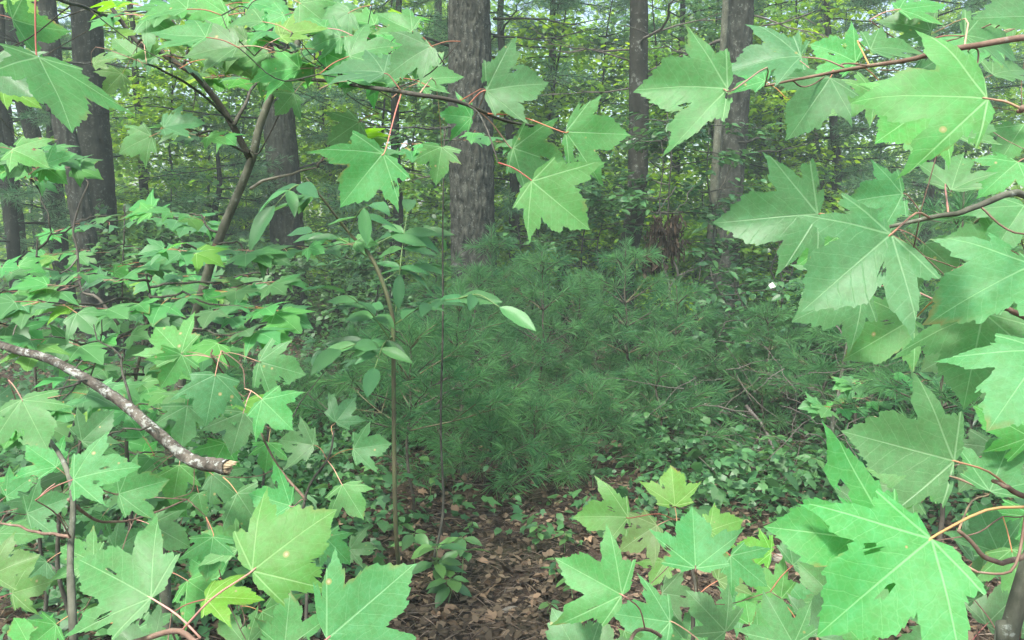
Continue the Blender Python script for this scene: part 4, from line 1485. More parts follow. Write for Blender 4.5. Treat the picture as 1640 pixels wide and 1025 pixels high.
def maple_mesh(name, seed, mats, half=HALF, rings=(0.14, 0.32, 0.5, 0.66, 0.8, 0.91, 1.0), fold=0.1, droop=0.2, lobe=0.25, wav=0.03, holes=0, jit=0.006,
               lobe_scale=(1, 1), petiole=0.0, tear=0, mw=1.0, basal=1.0, sinus=1.0):
    rg = np.random.default_rng(seed)
    pts = []
    for side in (1, -1):
        h = []
        for (x, y) in half:
            a = math.degrees(math.atan2(y, x))
            sc = 1.0
            if 20 < a < 58:
                sc = lobe_scale[0 if side > 0 else 1]
            if 48 < a < 63:
                sc *= 1 + (sinus - 1) * (1 - abs(a - 57) / 9.5 if abs(a - 57) < 9.5 else 0)
            if a <= 20:
                sc = basal
            if a >= 58:
                x = x * mw
            xx, yy = x * sc + rg.normal(0, jit), y * sc + rg.normal(0, jit)
            an, ra = math.atan2(yy, xx), math.hypot(xx, yy)
            if h:
                an = max(an, prev + R(0.7))
            an = min(an, R(89.3))
            prev = an
            h.append((side * ra * math.cos(an), ra * math.sin(an)))
        pts.append(h)
    outl = pts[0] + [(rg.normal(0, .01), 1.0)] + pts[1][::-1]
    O = np.array(outl)
    nO = len(O)
    rings = np.array(rings)
    G = O[None] * rings[:, None, None]              # rings x outline x 2
    V2 = np.concatenate([[[0, 0]], G.reshape(-1, 2)])

    ph = rg.uniform(0, 6.28, 6)
    tw = rg.normal(0, 0.16)

    def z(x, y):
        r = np.hypot(x, y)
        phi = np.degrees(np.arctan2(y, np.abs(x) + 1e-9))
        q = np.minimum(np.minimum(np.abs(phi - 90), np.abs(phi - 37)), np.abs(phi - 8)) / 26.0
        zz = fold * np.sqrt(x * x + .004) - droop * np.maximum(y, 0) ** 2 - lobe * np.maximum(np.abs(x) - 0.25, 0) ** 1.6
        zz = zz + 0.010 * r * (1 - np.cos(np.clip(q, 0, 1) * math.pi)) + wav * r ** 1.5 * np.sin(np.arctan2(x, y + .3) * 4 + ph[0]) + wav * 0.8 * r * np.sin(x * 7 + ph[1]) * np.sin(y * 6 + ph[2])
        return zz + tw * x * y

    V = np.stack([V2[:, 0], V2[:, 1], z(V2[:, 0], V2[:, 1])], 1)
    F4, F3 = [], []
    for j in range(nO - 1):
        F3.append((0, 1 + j, 2 + j))
    for i in range(len(rings) - 1):
        for j in range(nO - 1):
            a = 1 + i * nO + j
            F4.append((a, a + nO, a + nO + 1, a + 1))
    F4 = np.array(F4)
    if holes:
        cen = V2[F4].mean(1)
        keep = np.ones(len(F4), bool)
        for h in range(holes):
            c = O[rg.integers(4, nO - 4)] * rg.uniform(0.45, 0.85)
            rr = rg.uniform(0.022, 0.05)
            d = np.hypot((cen[:, 0] - c[0]) * rg.uniform(.7, 1.3), cen[:, 1] - c[1])
            keep &= d > rr
        F4 = F4[keep]
    if tear:
        cen = V2[F4].mean(1)
        keep = np.ones(len(F4), bool)
        for h in range(tear):
            c = O[rg.integers(5, nO - 5)]
            keep &= np.hypot(cen[:, 0] - c[0], cen[:, 1] - c[1]) > rg.uniform(.05, .1)
        F4 = F4[keep]
    faces = [F4, np.array(F3)]
    mi = [0] * (len(F4) + len(F3))
    if petiole:
        v, q, _ = tube(spline([(0, 0.01, 0.0), (0, -petiole * .5, -0.03), (0, -petiole, -0.14 * petiole)], 4), [.016, .012, .012, .016], 4, False)
        faces = [np.vstack([F4, q + len(V)]), np.array(F3)]
        mi = [0] * len(F4) + [1] * len(q) + [0] * len(F3)
        V = np.vstack([V, v])
    edge = np.zeros(len(V))
    edge[1:1 + len(rings) * nO] = np.repeat(rings, nO)
    me = mesh_np(name, V, faces, mats, True, {'edge': ('POINT', edge)}, mi)
    uvl = me.uv_layers.new(name='UVMap')
    li = np.empty(len(me.loops), dtype=np.int32)
    me.loops.foreach_get('vertex_index', li)
    uv = np.stack([(V[li, 0] + 1) / 2, (V[li, 1] + 0.5) / 2], 1)
    uvl.data.foreach_set('uv', uv.astype(np.float32).ravel())
    return me


FINE, FINE_LIT, MID, MID_LIT = [], [], [], []
for k in range(26):
    rg = np.random.default_rng(100 + k)
    a = dict(fold=rg.uniform(-0.08, 0.26), droop=rg.uniform(0.0, 0.38), lobe=rg.uniform(0.05, 0.55), wav=rg.uniform(0.02, 0.06),
             holes=(1, 2, 0, 2, 3, 1, 1, 0)[k % 8], tear=(0, 0, 1, 0, 0, 1, 0, 2)[k % 8], lobe_scale=tuple(rg.uniform(0.80, 1.10, 2)), mw=rg.uniform(.82, 1.08), basal=rg.uniform(.70, 1.05), sinus=rg.uniform(.92, 1.16))
    FINE.append(maple_mesh('leaf', 200 + k, [M['maple']], **a))
    FINE_LIT.append(maple_mesh('leaf', 200 + k, [M['maple_sunlit']], **a))
for k in range(10):
    rg = np.random.default_rng(150 + k)
    a = dict(half=HALF_LOW, rings=(0.4, 0.75, 1.0), fold=rg.uniform(0.02, 0.2), droop=rg.uniform(0.05, 0.3), lobe=rg.uniform(0.1, 0.5), wav=rg.uniform(.015, .04), jit=.02,
             lobe_scale=tuple(rg.uniform(.88, 1.08, 2)), petiole=rg.uniform(.5, .8))
    MID.append(maple_mesh('leaf', 300 + k, [M['maple_mid'], M['petiole']], **a))
    MID_LIT.append(maple_mesh('leaf', 300 + k, [M['maple_mid_sunlit'], M['petiole']], **a))


DRY = [maple_mesh('dry_leaf', 500 + q, [M['litter_o']], half=HALF_LOW, rings=(0.4, 0.75, 1.0), fold=(.5, -.4, .7)[q], droop=(.4, -.5, .2)[q], lobe=.6, wav=.10, jit=.03) for q in range(3)] + [blade_mesh('dry_leaf', M['litter_o'], w, 7, fo, dr, seed=40 + k, wave=.06) for k, (w, fo, dr) in enumerate(((.6, .22, .15), (.5, -.15, .3), (.7, .12, -.25), (.45, .3, .1)))]
k = 0
while k < 100:
    px, py = rng.uniform(560, 960), 760 + 265 * rng.random() ** 0.8
    d = 1.5 * FPX / (py - 370) * 1.0
    p = at(px, py, d)
    x, y = p.x, p.y
    o = obj('dry_leaf', DRY[k % 7], None, frame((x, y, ground_z(x, y) + rng.uniform(.015, .035)), (rng.normal(), rng.normal(), rng.normal(0, .15)), (rng.normal(0, .3), rng.normal(0, .3), 1), rng.uniform(.03, .07)))
    o['label'] = 'curled brown dry leaf lying on the bare litter patch below the young pines'
    o['category'] = 'dry leaf'
    o['group'] = 'dry leaves on the litter patch'
    k += 1


class Maple:
    def __init__(self, label, base, group='red maple saplings', mat='near_twig'):
        self.mat = mat
        self.t = thing('maple_sapling', label, 'maple sapling', base, group)
        self.pts = []
        self.rad = []
        self.nleaf = 0

    def branch(self, pts, r0, r1, name='branch', mat=None, n=20, crook=.004, sides=7, ends=True):
        mat = mat or self.mat
        lp = wander(spline(pts, n), crook) if crook else spline(pts, n)
        mb = MB()
        mb.tube(lp, np.linspace(r0, r1, n), sides, wob=.015 if sides > 9 else .04)
        o = mb.build(name, M[mat], self.t)
        for p in lp:
            self.pts.append(p)
        return o, lp

    def nearest(self, p):
        P = np.array(self.pts)
        d = np.linalg.norm(P - np.array(p), axis=1)
        i = int(np.argmin(d))
        return Vector(P[i]), float(d[i])

    def leaf(self, bx, by, tx, ty, u=0.25, v=None, young=False, att=None, L=None, k=None, d=None, pw=1.0, roll=0.0):  # young picks the leaf copy with sunlight painted into its colour
        """Leaf from its petiole joint (bx, by) to its tip (tx, ty) in the photo; u turns the blade from facing the viewer (0) to lying flat (1)."""
        L = L or random.uniform(.088, .10)
        lp = math.hypot(tx - bx, ty - by)
        if k is None:
            k = 0.35 * (ty - by) / lp
        if d is None:
            d = FPX * L * math.sqrt(1 - k * k) / lp
        else:
            L = d * lp / FPX / math.sqrt(1 - k * k)
        B, T = at(bx, by, d), at(tx, ty, d - k * L)
        dv = (T - B).normalized()
        to = (CAM - B).normalized()
        nn = to * (1 - abs(u)) + Vector((0, 0, 1)) * u
        if roll:
            nn = Matrix.Rotation(R(roll), 3, dv) @ (nn - dv * nn.dot(dv))
        w = frame(B, dv, nn, (T - B).length)
        pool = FINE_LIT if young else FINE
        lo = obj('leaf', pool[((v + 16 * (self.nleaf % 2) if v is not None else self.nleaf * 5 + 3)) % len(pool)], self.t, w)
        self.nleaf += 1
        # petiole, then a twiglet if the twig is too far away
        if att:
            A = at(att[0], att[1], att[2] if len(att) > 2 else d + .01)
        else:
            A = B - dv * L * 0.6 + Vector((0, 0, -0.012))
        Q, dist = self.nearest(A)
        if dist < 0.035:
            A = Q
        pt = spline([A, A.lerp(B, .5) + Vector((0, 0, .005)) * (A - B).length / .08 - dv * (A - B).length * .05, B - dv * .006, B + dv * .004], 10)
        mb = MB()
        mb.tube(pt, np.linspace(.0011, .00075, 10) * pw * L / .095, 6)
        mb.build('petiole', M['petiole'], lo)
        if dist >= 0.035:
            m = A.lerp(Q, .5) + Vector((rng.normal(0, .01), rng.normal(0, .01), rng.normal(0, .012) - .05 * dist))
            o, _ = self.branch([Q, m, A], .0012, .0009, 'twig', None, 10, .001, 5)
        return lo

    def spray(self, pts, n=5, leaf=.075, r0=.004, young=.1, up=0.6, jz=.0, both=True, first=.15):  # young is the share of leaves with the painted sunlit colour
        """Twig with opposite leaf pairs, blades held flat."""
        o, lp = self.branch(pts, r0, .0014, 'twig', 'twig', 16, .02, 5)
        ax = Vector(lp[-1] - lp[0]).normalized()
        side = ax.cross(Vector((0, 0, 1)))
        if side.length < .2:
            side = Vector((1, 0, 0))
        side.normalize()
        for j in range(n):
            f = first + (1 - first) * (j + .5) / n
            p = Vector(lp[int(f * 15)])
            for s in (-1, 1):
                if rng.random() < .08:
                    continue
                dv = ax * rng.uniform(.1, .7) + side * s * rng.uniform(.7, 1.1) + Vector((0, 0, rng.uniform(-.5, .1)))
                dv.normalize()
                sz = leaf * rng.uniform(.7, 1.15)
                nn = Vector((rng.normal(0, .22), rng.normal(-up, .22), 1))
                me = random.choice(MID_LIT if rng.random() < young else MID)
                obj('leaf', me, self.t, frame(p + dv * sz * .6, dv, nn, sz))
                self.nleaf += 1
        for s in (-.5, 0, .5):
            dv = (ax + side * s + Vector((0, 0, rng.uniform(-.4, 0)))).normalized()
            sz = leaf * rng.uniform(.8, 1.2)
            obj('leaf', random.choice(MID_LIT if rng.random() < young else MID), self.t, frame(Vector(lp[-1]) + dv * sz * .55, dv, (rng.normal(0, .2), rng.normal(-up, .2), 1), sz))
            self.nleaf += 1


def ground_below(px, py, d):
    p = at(px, py, d)
    return Vector((p.x, p.y, ground_z(p.x, p.y) - .02))


# ---------------------------------------------------------------- right-hand maple
b = ground_below(1596, 1040, .98)
R1 = Maple('large-leaved maple sapling reaching in from the right edge', b)
R1.branch([b, at(1603, 1100, .98), at(1612, 1030, .97), at(1640, 930, .96), at(1690, 760, .96), at(1725, 500, .96), at(1730, 250, .98), at(1715, -60, 1.0)], .013, .007, 'stem', 'stem', 40, .001, 16)
R1.branch([at(1726, 400, .96), at(1640, 312, .84), at(1560, 330, .80), at(1514, 345, .79), at(1425, 363, .80)], .0045, .0018, 'branch', 'stem', 18, .003)
R1.branch([at(1718, 560, .96), at(1640, 505, .85), at(1560, 490, .86), at(1512, 487, .88)], .004, .0016)
R1.branch([at(1730, 230, .98), at(1660, 182, .66), at(1632, 178, .63)], .004, .002)
R1.branch([at(1705, 720, .96), at(1690, 790, .66), at(1645, 812, .58)], .0035, .0018)
R1.branch([at(1722, 60, 1.0), at(1640, 60, .92), at(1540, 70, .90), at(1450, 98, .95), at(1330, 118, 1.05), at(1225, 138, 1.12)], .0045, .0016, n=24)
R1.branch([at(1690, 830, .96), at(1640, 790, .72), at(1590, 770, .7)], .0035, .0018)
R1.branch([at(1685, 870, .96), at(1600, 900, .78), at(1535, 850, .74)], .0035, .0018)
for a in [
    (1491, 864, 1317, 1004, .12, 4, 0, (1645, 812, .58), .098), (1527, 738, 1350, 690, .10, 1, 0, (1640, 786, .70)),
    (1436, 872, 1225, 842, .15, 6, 0, None), (1582, 158, 1391, 126, .38, 0, 0, (1640, 178, .63)),
    (1309, 343, 1150, 352, .12, 8, 0, (1345, 365), .10), (1426, 376, 1293, 487, .10, 9, 0, (1470, 360, .82), .098),
    (1382, 461, 1276, 507, .15, 2, 0, (1512, 487, .88), .09), (1461, 512, 1362, 568, .05, 3, 0, (1515, 487, .88)),
    (1655, 425, 1500, 484, .35, 5, 0, (1690, 380)), (1575, 500, 1545, 642, .10, 12, 0, (1560, 489, .86)),
    (1672, 560, 1582, 690, .12, 13, 0, None), (1473, 200, 1470, 256, -.55, 7, 0, (1447, 152), .085, .45),
    (1524, 304, 1545, 235, .35, 10, 0, (1514, 345, .79), .095), (1445, 311, 1357, 320, .2, 11, 0, (1474, 340)), (1424, 374, 1352, 338, .3, 14, 0, None),
    (1329, 125, 1276, 205, -.05, 15, 0, (1335, 112), .092), (1394, 80, 1485, 66, .55, 8, 0, (1380, 108, 1.0)), (1278, 95, 1228, 60, .3, 9, 0, None),
    (1490, 51, 1411, 22, .45, 0, 0, (1540, 66, .9)), (1545, 58, 1650, 66, .5, 2, 0, None), (1165, 143, 1018, 130, .35, 1, 0, (1225, 138, 1.1)),
    (1282, 92, 1165, 92, .5, 3, 0, None), (1585, 787, 1625, 690, .0, 6, 0, (1534, 850, .74)), (1600, 885, 1560, 800, .1, 7, 0, None),
    (1650, 700, 1560, 650, .1, 11, 0, None), (1660, 830, 1590, 900, .05, 12, 0, None), (1620, 880, 1640, 980, .15, 13, 0, None), (1560, 960, 1500, 890, .1, 3, 0, None),
    (1640, 200, 1600, 250, .4, 5, 0, None), (1690, 30, 1560, 20, .45, 6, 0, None), (1440, 15, 1520, 5, .55, 13, 0, None), (1590, 120, 1650, 100, .5, 10, 0, None),
    (1500, 160, 1400, 230, .1, 14, 0, None), (1630, 260, 1575, 300, .3, 15, 0, None), (1600, 395, 1520, 372, .4, 1, 0, None), (1660, 630, 1600, 640, .1, 9, 0, None),
    (1400, 150, 1330, 180, .25, 7, 0, None), (1225, 130, 1170, 100, .45, 5, 0, None), (1540, 560, 1480, 590, .1, 0, 0, None), (1500, 760, 1400, 750, .1, 15, 0, None),
    (1450, 900, 1380, 980, .1, 10, 0, None), (1520, 1010, 1440, 1040, .1, 2, 0, None), (1640, 970, 1690, 1020, .1, 1, 0, None), (1660, 480, 1700, 560, .1, 12, 0, None),
    (1370, 100, 1300, 60, .4, 4, 0, None), (1460, 120, 1540, 150, .35, 6, 0, None), (1590, 60, 1520, 110, .4, 3, 0, None), (1620, 20, 1560, 45, .45, 12, 0, None), (1530, 215, 1600, 190, .35, 1, 0, None),
    (1640, 330, 1590, 400, .2, 8, 0, None), (1560, 420, 1640, 400, .3, 0, 0, None), (1480, 390, 1540, 440, .2, 13, 0, None), (1620, 530, 1560, 560, .15, 4, 0, None), (1600, 610, 1650, 690, .1, 15, 0, None),
    (1440, 690, 1500, 740, .05, 9, 0, None), (1600, 720, 1540, 780, .1, 10, 0, None), (1560, 900, 1620, 850, .15, 14, 0, None), (1480, 950, 1420, 900, .15, 5, 0, None), (1580, 1000, 1640, 940, .1, 11, 0, None),
    (1400, 820, 1340, 780, .1, 2, 0, None), (1380, 900, 1300, 880, .1, 7, 0, None), (1460, 790, 1400, 830, .1, 12, 0, None), (1290, 120, 1230, 110, .4, 0, 0, None), (1340, 380, 1280, 420, .15, 3, 0, None),
]:
    R1.leaf(*a[:5], v=a[5], young=bool(a[6]), att=a[7], L=a[8] if len(a) > 8 else None, k=a[9] if len(a) > 9 else None)

# ---------------------------------------------------------------- low maple at bottom right
b = ground_below(1110, 1100, 1.35)
R2 = Maple('low maple sapling at bottom right with yellow-green top leaves', b)
R2.branch([b, at(1112, 1060, 1.34), at(1114, 950, 1.35), at(1084, 835, 1.42)], .005, .002, 'stem', 'twig', 16, .006)
R2.branch([at(1112, 1060, 1.34), at(1180, 1040, 1.1), at(1260, 1050, 1.0)], .003, .002)
R2.branch([at(1112, 1060, 1.34), at(1040, 1010, 1.15), at(1000, 1040, 1.0), at(940, 1070, .95)], .003, .002)
for a in [
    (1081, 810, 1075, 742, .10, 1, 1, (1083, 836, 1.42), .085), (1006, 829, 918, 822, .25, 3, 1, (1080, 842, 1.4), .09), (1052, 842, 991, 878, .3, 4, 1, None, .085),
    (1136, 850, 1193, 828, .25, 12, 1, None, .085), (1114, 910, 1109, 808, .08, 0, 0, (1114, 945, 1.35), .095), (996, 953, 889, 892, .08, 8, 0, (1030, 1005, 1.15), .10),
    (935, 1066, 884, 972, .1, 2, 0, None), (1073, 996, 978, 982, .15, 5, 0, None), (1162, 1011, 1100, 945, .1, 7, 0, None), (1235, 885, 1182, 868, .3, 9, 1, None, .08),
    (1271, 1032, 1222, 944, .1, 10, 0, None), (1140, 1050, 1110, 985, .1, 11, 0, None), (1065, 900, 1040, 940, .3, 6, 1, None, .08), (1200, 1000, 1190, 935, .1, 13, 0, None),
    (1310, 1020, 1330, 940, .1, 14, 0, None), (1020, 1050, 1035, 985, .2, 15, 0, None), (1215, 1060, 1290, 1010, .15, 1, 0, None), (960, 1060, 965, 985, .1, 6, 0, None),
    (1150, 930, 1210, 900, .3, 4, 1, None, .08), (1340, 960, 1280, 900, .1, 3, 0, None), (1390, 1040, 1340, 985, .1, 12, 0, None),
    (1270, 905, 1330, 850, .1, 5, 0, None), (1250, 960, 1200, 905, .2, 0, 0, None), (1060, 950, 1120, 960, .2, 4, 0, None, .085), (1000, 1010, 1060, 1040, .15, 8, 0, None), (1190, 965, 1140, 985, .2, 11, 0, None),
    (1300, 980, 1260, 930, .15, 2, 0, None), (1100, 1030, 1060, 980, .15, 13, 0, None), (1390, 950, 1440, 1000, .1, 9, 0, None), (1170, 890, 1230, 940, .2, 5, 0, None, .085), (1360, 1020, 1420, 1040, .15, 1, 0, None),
]:
    R2.leaf(*a[:5], v=a[5], young=bool(a[6]), att=a[7], L=a[8] if len(a) > 8 else None)

# ---------------------------------------------------------------- low maple at bottom left
b = ground_below(130, 1060, 1.0)
L1 = Maple('low maple sapling at bottom left with the largest leaves', b)
L1.branch([b, at(125, 1060, 1.0), at(115, 900, 1.1), at(107, 764, 1.2), at(60, 690, 1.35), at(20, 640, 1.45)], .006, .0025, 'stem', 'stem', 24, .006)
L1.branch([at(125, 1040, 1.0), at(200, 1030, .85), at(285, 1012, .76), at(340, 1040, .72), at(450, 1060, .68)], .0035, .002)
L1.branch([at(112, 860, 1.1), at(60, 850, 1.15), at(0, 838, 1.2)], .0025, .0016)
L1.branch([at(110, 800, 1.2), at(150, 830, 1.35), at(210, 835, 1.45), at(300, 800, 1.6)], .003, .0016)
for a in [
    (242, 958, 108, 880, .12, 9, 0, None, .10), (404, 914, 533, 810, .30, 12, 1, (282, 1013, .76), .10), (523, 1024, 666, 900, .10, 3, 0, None, .10),
    (455, 1040, 465, 945, .1, 13, 0, None), (191, 791, 266, 768, .12, 0, 0, (112, 779, 1.2), .085), (131, 707, 183, 656, .2, 1, 0, (107, 764, 1.2), .085),
    (118, 768, 215, 738, .4, 4, 0, None, .085), (90, 748, 40, 712, .3, 5, 0, None, .085), (44, 822, 116, 795, .15, 6, 0, (0, 838, 1.2), .085), (10, 795, 55, 762, .35, 7, 0, None, .085),
    (35, 640, 75, 718, .05, 11, 0, None), (185, 880, 232, 845, .2, 8, 0, None, .085), (270, 872, 268, 826, .15, 14, 0, None, .085), (341, 860, 331, 930, .0, 2, 0, (330, 828, 1.6)),
    (318, 790, 327, 832, -.05, 10, 0, None), (287, 745, 276, 808, -.05, 15, 0, None), (165, 825, 135, 865, .1, 13, 0, None), (-5, 855, 66, 850, .6, 12, 0, None, .085),
    (-12, 920, 58, 887, .3, 1, 1, None, .085), (20, 950, 85, 930, .2, 5, 1, None, .085), (395, 1035, 350, 980, .15, 7, 0, None), (330, 960, 420, 945, .7, 8, 1, None, .085),
    (240, 1060, 180, 1000, .15, 6, 0, None), (50, 1040, 20, 980, .2, 0, 0, None), (560, 880, 605, 878, .1, 10, 0, None, .085), (350, 925, 300, 890, .1, 11, 0, None),
    (230, 700, 200, 660, .1, 3, 0, None, .08), (140, 770, 180, 730, .2, 9, 0, None, .08), (-10, 640, 40, 650, .2, 14, 0, None), (60, 800, 20, 850, .2, 2, 0, None, .085), (150, 900, 90, 870, .15, 4, 0, None, .085), (300, 930, 360, 970, .15, 13, 0, None), (90, 1000, 40, 1040, .15, 8, 0, None),
    (380, 880, 320, 850, .1, 6, 0, None, .085), (420, 980, 480, 1010, .15, 1, 0, None), (215, 1010, 290, 1050, .15, 3, 0, None), (75, 900, 30, 940, .2, 10, 0, None, .085), (240, 840, 300, 870, .15, 15, 0, None, .085), (340, 760, 390, 800, .1, 12, 0, None, .085),
]:
    L1.leaf(*a[:5], v=a[5], young=bool(a[6]), att=a[7], L=a[8] if len(a) > 8 else None)

# ---------------------------------------------------------------- small maple left of the pinnate sapling
b = ground_below(485, 1100, 1.55)
L2 = Maple('slender maple sapling with hole-eaten leaves left of the pinnate sapling', b)
L2.branch([b, at(490, 1060, 1.55), at(494, 920, 1.58), at(490, 800, 1.6), at(525, 733, 1.6), at(535, 690, 1.62)], .0045, .0018, 'stem', 'twig', 24, .006)
L2.branch([at(490, 800, 1.6), at(440, 740, 1.7), at(400, 660, 1.75), at(345, 580, 1.6), at(340, 560, 1.6)], .003, .0016)
for a in [
    (502, 713, 441, 702, .12, 4, 0, (525, 733, 1.6), .082), (566, 719, 628, 710, .10, 1, 0, (525, 733, 1.6), .082), (548, 776, 583, 832, .12, 3, 0, (528, 738, 1.6), .085),
    (538, 676, 570, 634, .15, 8, 0, (533, 695, 1.62), .08), (465, 810, 396, 790, .12, 6, 0, (486, 806, 1.6), .085), (430, 709, 425, 757, .1, 9, 0, None, .08),
    (290, 567, 243, 516, .05, 0, 0, (340, 572, 1.6), .09), (291, 568, 255, 622, .10, 2, 0, (340, 574, 1.6), .085), (415, 579, 489, 600, .10, 11, 0, (350, 572, 1.6), .09),
    (345, 600, 330, 680, -.1, 12, 0, None), (300, 650, 290, 720, -.1, 7, 0, None), (390, 660, 370, 730, -.1, 13, 0, None), (420, 640, 470, 690, .0, 14, 0, None, .08),
    (360, 710, 330, 770, -.1, 5, 0, None), (440, 830, 400, 880, .0, 10, 0, None), (380, 790, 420, 850, .0, 15, 0, None), (520, 860, 560, 900, .1, 5, 0, None),
    (300, 600, 260, 600, .2, 9, 0, None, .08), (350, 640, 400, 650, .2, 6, 0, None, .08),
]:
    L2.leaf(*a[:5], v=a[5], young=bool(a[6]), att=a[7], L=a[8] if len(a) > 8 else None)

# ---------------------------------------------------------------- forked slanting maple at left
D0 = 2.25
b = ground_below(262, 900, D0)
F1 = Maple('forked slanting maple sapling at left whose branches cross the top', b, mat='twig')
F1.branch([b, at(262, 860, D0), at(275, 700, D0), at(292, 580, D0), at(325, 450, D0), at(352, 372, D0), at(400, 262, D0), at(420, 200, D0), at(448, 130, D0), at(475, 80, D0), at(492, 15, D0), at(505, -60, D0)],
          .0165, .0075, 'stem', 'stem', 50, .01, 10)
F1.branch([at(402, 258, D0), at(365, 190, 2.2), at(330, 135, 2.15), at(300, 105, 2.1), at(250, 75, 2.1), at(222, 68, 2.1), at(185, 25, 2.1), at(140, -40, 2.1)], .010, .005, 'branch', 'twig', 30, .012)
F1.branch([at(375, 200, 2.2), at(400, 150, 2.3), at(425, 120, 2.4)], .006, .003)
F1.branch([at(370, 195, 2.2), at(310, 140, 1.9), at(250, 108, 1.75), at(235, 103, 1.7)], .0035, .002)
F1.branch([at(295, 103, 2.1), at(300, 70, 2.1), at(275, 30, 2.1)], .004, .0025)
F1.branch([at(402, 302, D0), at(432, 285, 2.2), at(480, 275, 2.2), at(508, 268, 2.2)], .005, .002, 'branch', 'dead_white')
F1.branch([at(450, 125, D0), at(520, 130, 1.8), at(600, 140, 1.35), at(665, 145, 1.1), at(740, 165, 1.1), at(810, 195, 1.15), at(880, 205, 1.2)], .005, .0016, n=30)
F1.branch([at(190, 30, 2.1), at(120, 10, 1.3), at(60, -20, .95)], .004, .002)
F1.branch([at(405, 255, D0), at(400, 240, 2.2), at(415, 245, 2.2), at(455, 165, 2.1), at(462, 150, 2.0)], .0025, .0015)
for a in [
    (613, 246, 547, 326, .08, 0, 0, (640, 150, 1.15), .092), (707, 236, 700, 288, -.15, 2, 0, (690, 150, 1.1), .085), (575, 195, 522, 232, .05, 13, 0, None),
    (755, 188, 702, 182, .15, 5, 0, (740, 165, 1.1), .075), (779, 145, 882, 127, .25, 1, 0, (760, 170, 1.1), .09), (822, 237, 912, 268, .10, 4, 0, (757, 190, 1.12), .088),
    (906, 211, 1012, 214, .20, 3, 0, (805, 172, 1.1), .09), (852, 290, 945, 368, .02, 7, 0, None, .095), (670, 133, 741, 110, .5, 8, 0, None), (615, 118, 510, 100, .6, 9, 0, None),
    (560, 90, 640, 62, .5, 10, 0, None), (480, 110, 395, 118, .55, 11, 0, None), (690, 240, 670, 262, .0, 12, 0, None, .07, None),
    (-20, 105, 60, 150, .3, 6, 0, None),
    (15, 0, 62, 18, .5, 4, 1, None, .085), (150, 103, 190, 88, .55, 5, 1, (240, 105, 1.7), .085), (195, 118, 163, 150, .25, 9, 1, (235, 103, 1.7), .085),
    (242, 218, 185, 242, .35, 12, 0, (300, 208, 1.9), .085), (262, 205, 325, 185, .6, 0, 0, (305, 210, 1.9), .085), (5, 145, 60, 155, .5, 2, 1, None, .085),
    (330, 60, 240, 52, .55, 14, 0, None), (420, 35, 340, 25, .6, 15, 0, None), (520, 45, 440, 40, .6, 3, 0, None), (380, 75, 290, 85, .5, 6, 0, None),
    (600, 40, 540, 25, .6, 1, 0, None), (470, 150, 440, 185, .3, 5, 0, None, .075), (650, 90, 590, 78, .6, 13, 0, None), (330, 95, 400, 88, .6, 7, 1, None, .085),
    (450, 60, 520, 30, .6, 8, 1, None, .085), (560, 130, 640, 128, .65, 11, 0, None), (520, 20, 580, 5, .6, 10, 0, None), (300, 15, 210, 18, .6, 9, 0, None),
    (250, 85, 205, 100, .5, 2, 0, None), (365, 25, 290, 45, .45, 4, 0, None, .09), (455, 25, 395, 50, .5, 7, 0, None, .09), (545, 60, 470, 75, .45, 2, 0, None, .09),
    (690, 75, 610, 110, .4, 5, 0, None, .09), (560, 20, 500, 55, .45, 12, 0, None, .09), (235, 30, 300, 60, .4, 9, 0, None, .09), (430, 85, 365, 100, .45, 15, 0, None, .09),
    (600, 100, 540, 140, .3, 13, 0, None, .09), (520, 85, 590, 115, .4, 6, 0, None, .09), (660, 50, 600, 20, .5, 14, 0, None, .085), (420, 110, 470, 140, .35, 8, 0, None, .085),
    (500, 100, 450, 130, .4, 3, 0, None, .08), (640, 125, 560, 120, .5, 1, 0, None, .09), (340, 5, 270, 0, .5, 11, 0, None, .09), (480, 5, 540, 40, .4, 0, 0, None, .09),
    (395, 65, 330, 75, .4, 10, 1, None, .085), (215, 90, 180, 60, .4, 5, 0, None, .085), (700, 110, 640, 90, .5, 8, 0, None, .085), (580, 75, 520, 60, .5, 4, 1, None, .08),
    (20, 240, 75, 262, .3, 1, 0, None, .08), (40, 250, 10, 285, .2, 3, 0, None, .08), (75, 262, 122, 245, .45, 6, 0, None, .08), (70, 265, 105, 290, .2, 9, 0, None, .08), (400, 5, 470, 12, .6, 0, 0, None),
]:
    F1.leaf(*a[:5], v=a[5], young=bool(a[6]), att=a[7], L=a[8] if len(a) > 8 else None)
F1.leaf(61, 92, 118, 212, -.1, v=7, att=(57, -15), L=.098, roll=-48)
F1.leaf(20, 30, 90, 60, -.1, v=5, L=.085, roll=30)
# lit sprays on the upper branches
for s in [
    [(480, 60, 2.25), (560, 40, 2.1), (620, 30, 2.0)], [(470, 95, 2.25), (420, 70, 2.0), (370, 60, 1.8)], [(300, 70, 2.1), (350, 55, 1.9), (420, 50, 1.7)],
    [(222, 68, 2.1), (260, 30, 1.9), (320, 20, 1.8)], [(492, 20, 2.25), (440, 0, 2.0), (380, -5, 1.9)], [(250, 75, 2.1), (290, 95, 1.9), (350, 88, 1.75)],
    [(440, 150, 2.25), (480, 125, 2.4), (540, 118, 2.5)], [(425, 120, 2.4), (400, 128, 2.5), (350, 120, 2.6)], [(185, 25, 2.1), (230, 15, 1.8), (270, 8, 1.6)],
    [(505, -40, 2.25), (560, 20, 2.2), (640, 60, 2.2)], [(520, 130, 1.8), (560, 105, 1.7), (620, 95, 1.6)],
]:
    F1.spray([at(*p) for p in s], n=3, leaf=.082, young=.28, up=.15)
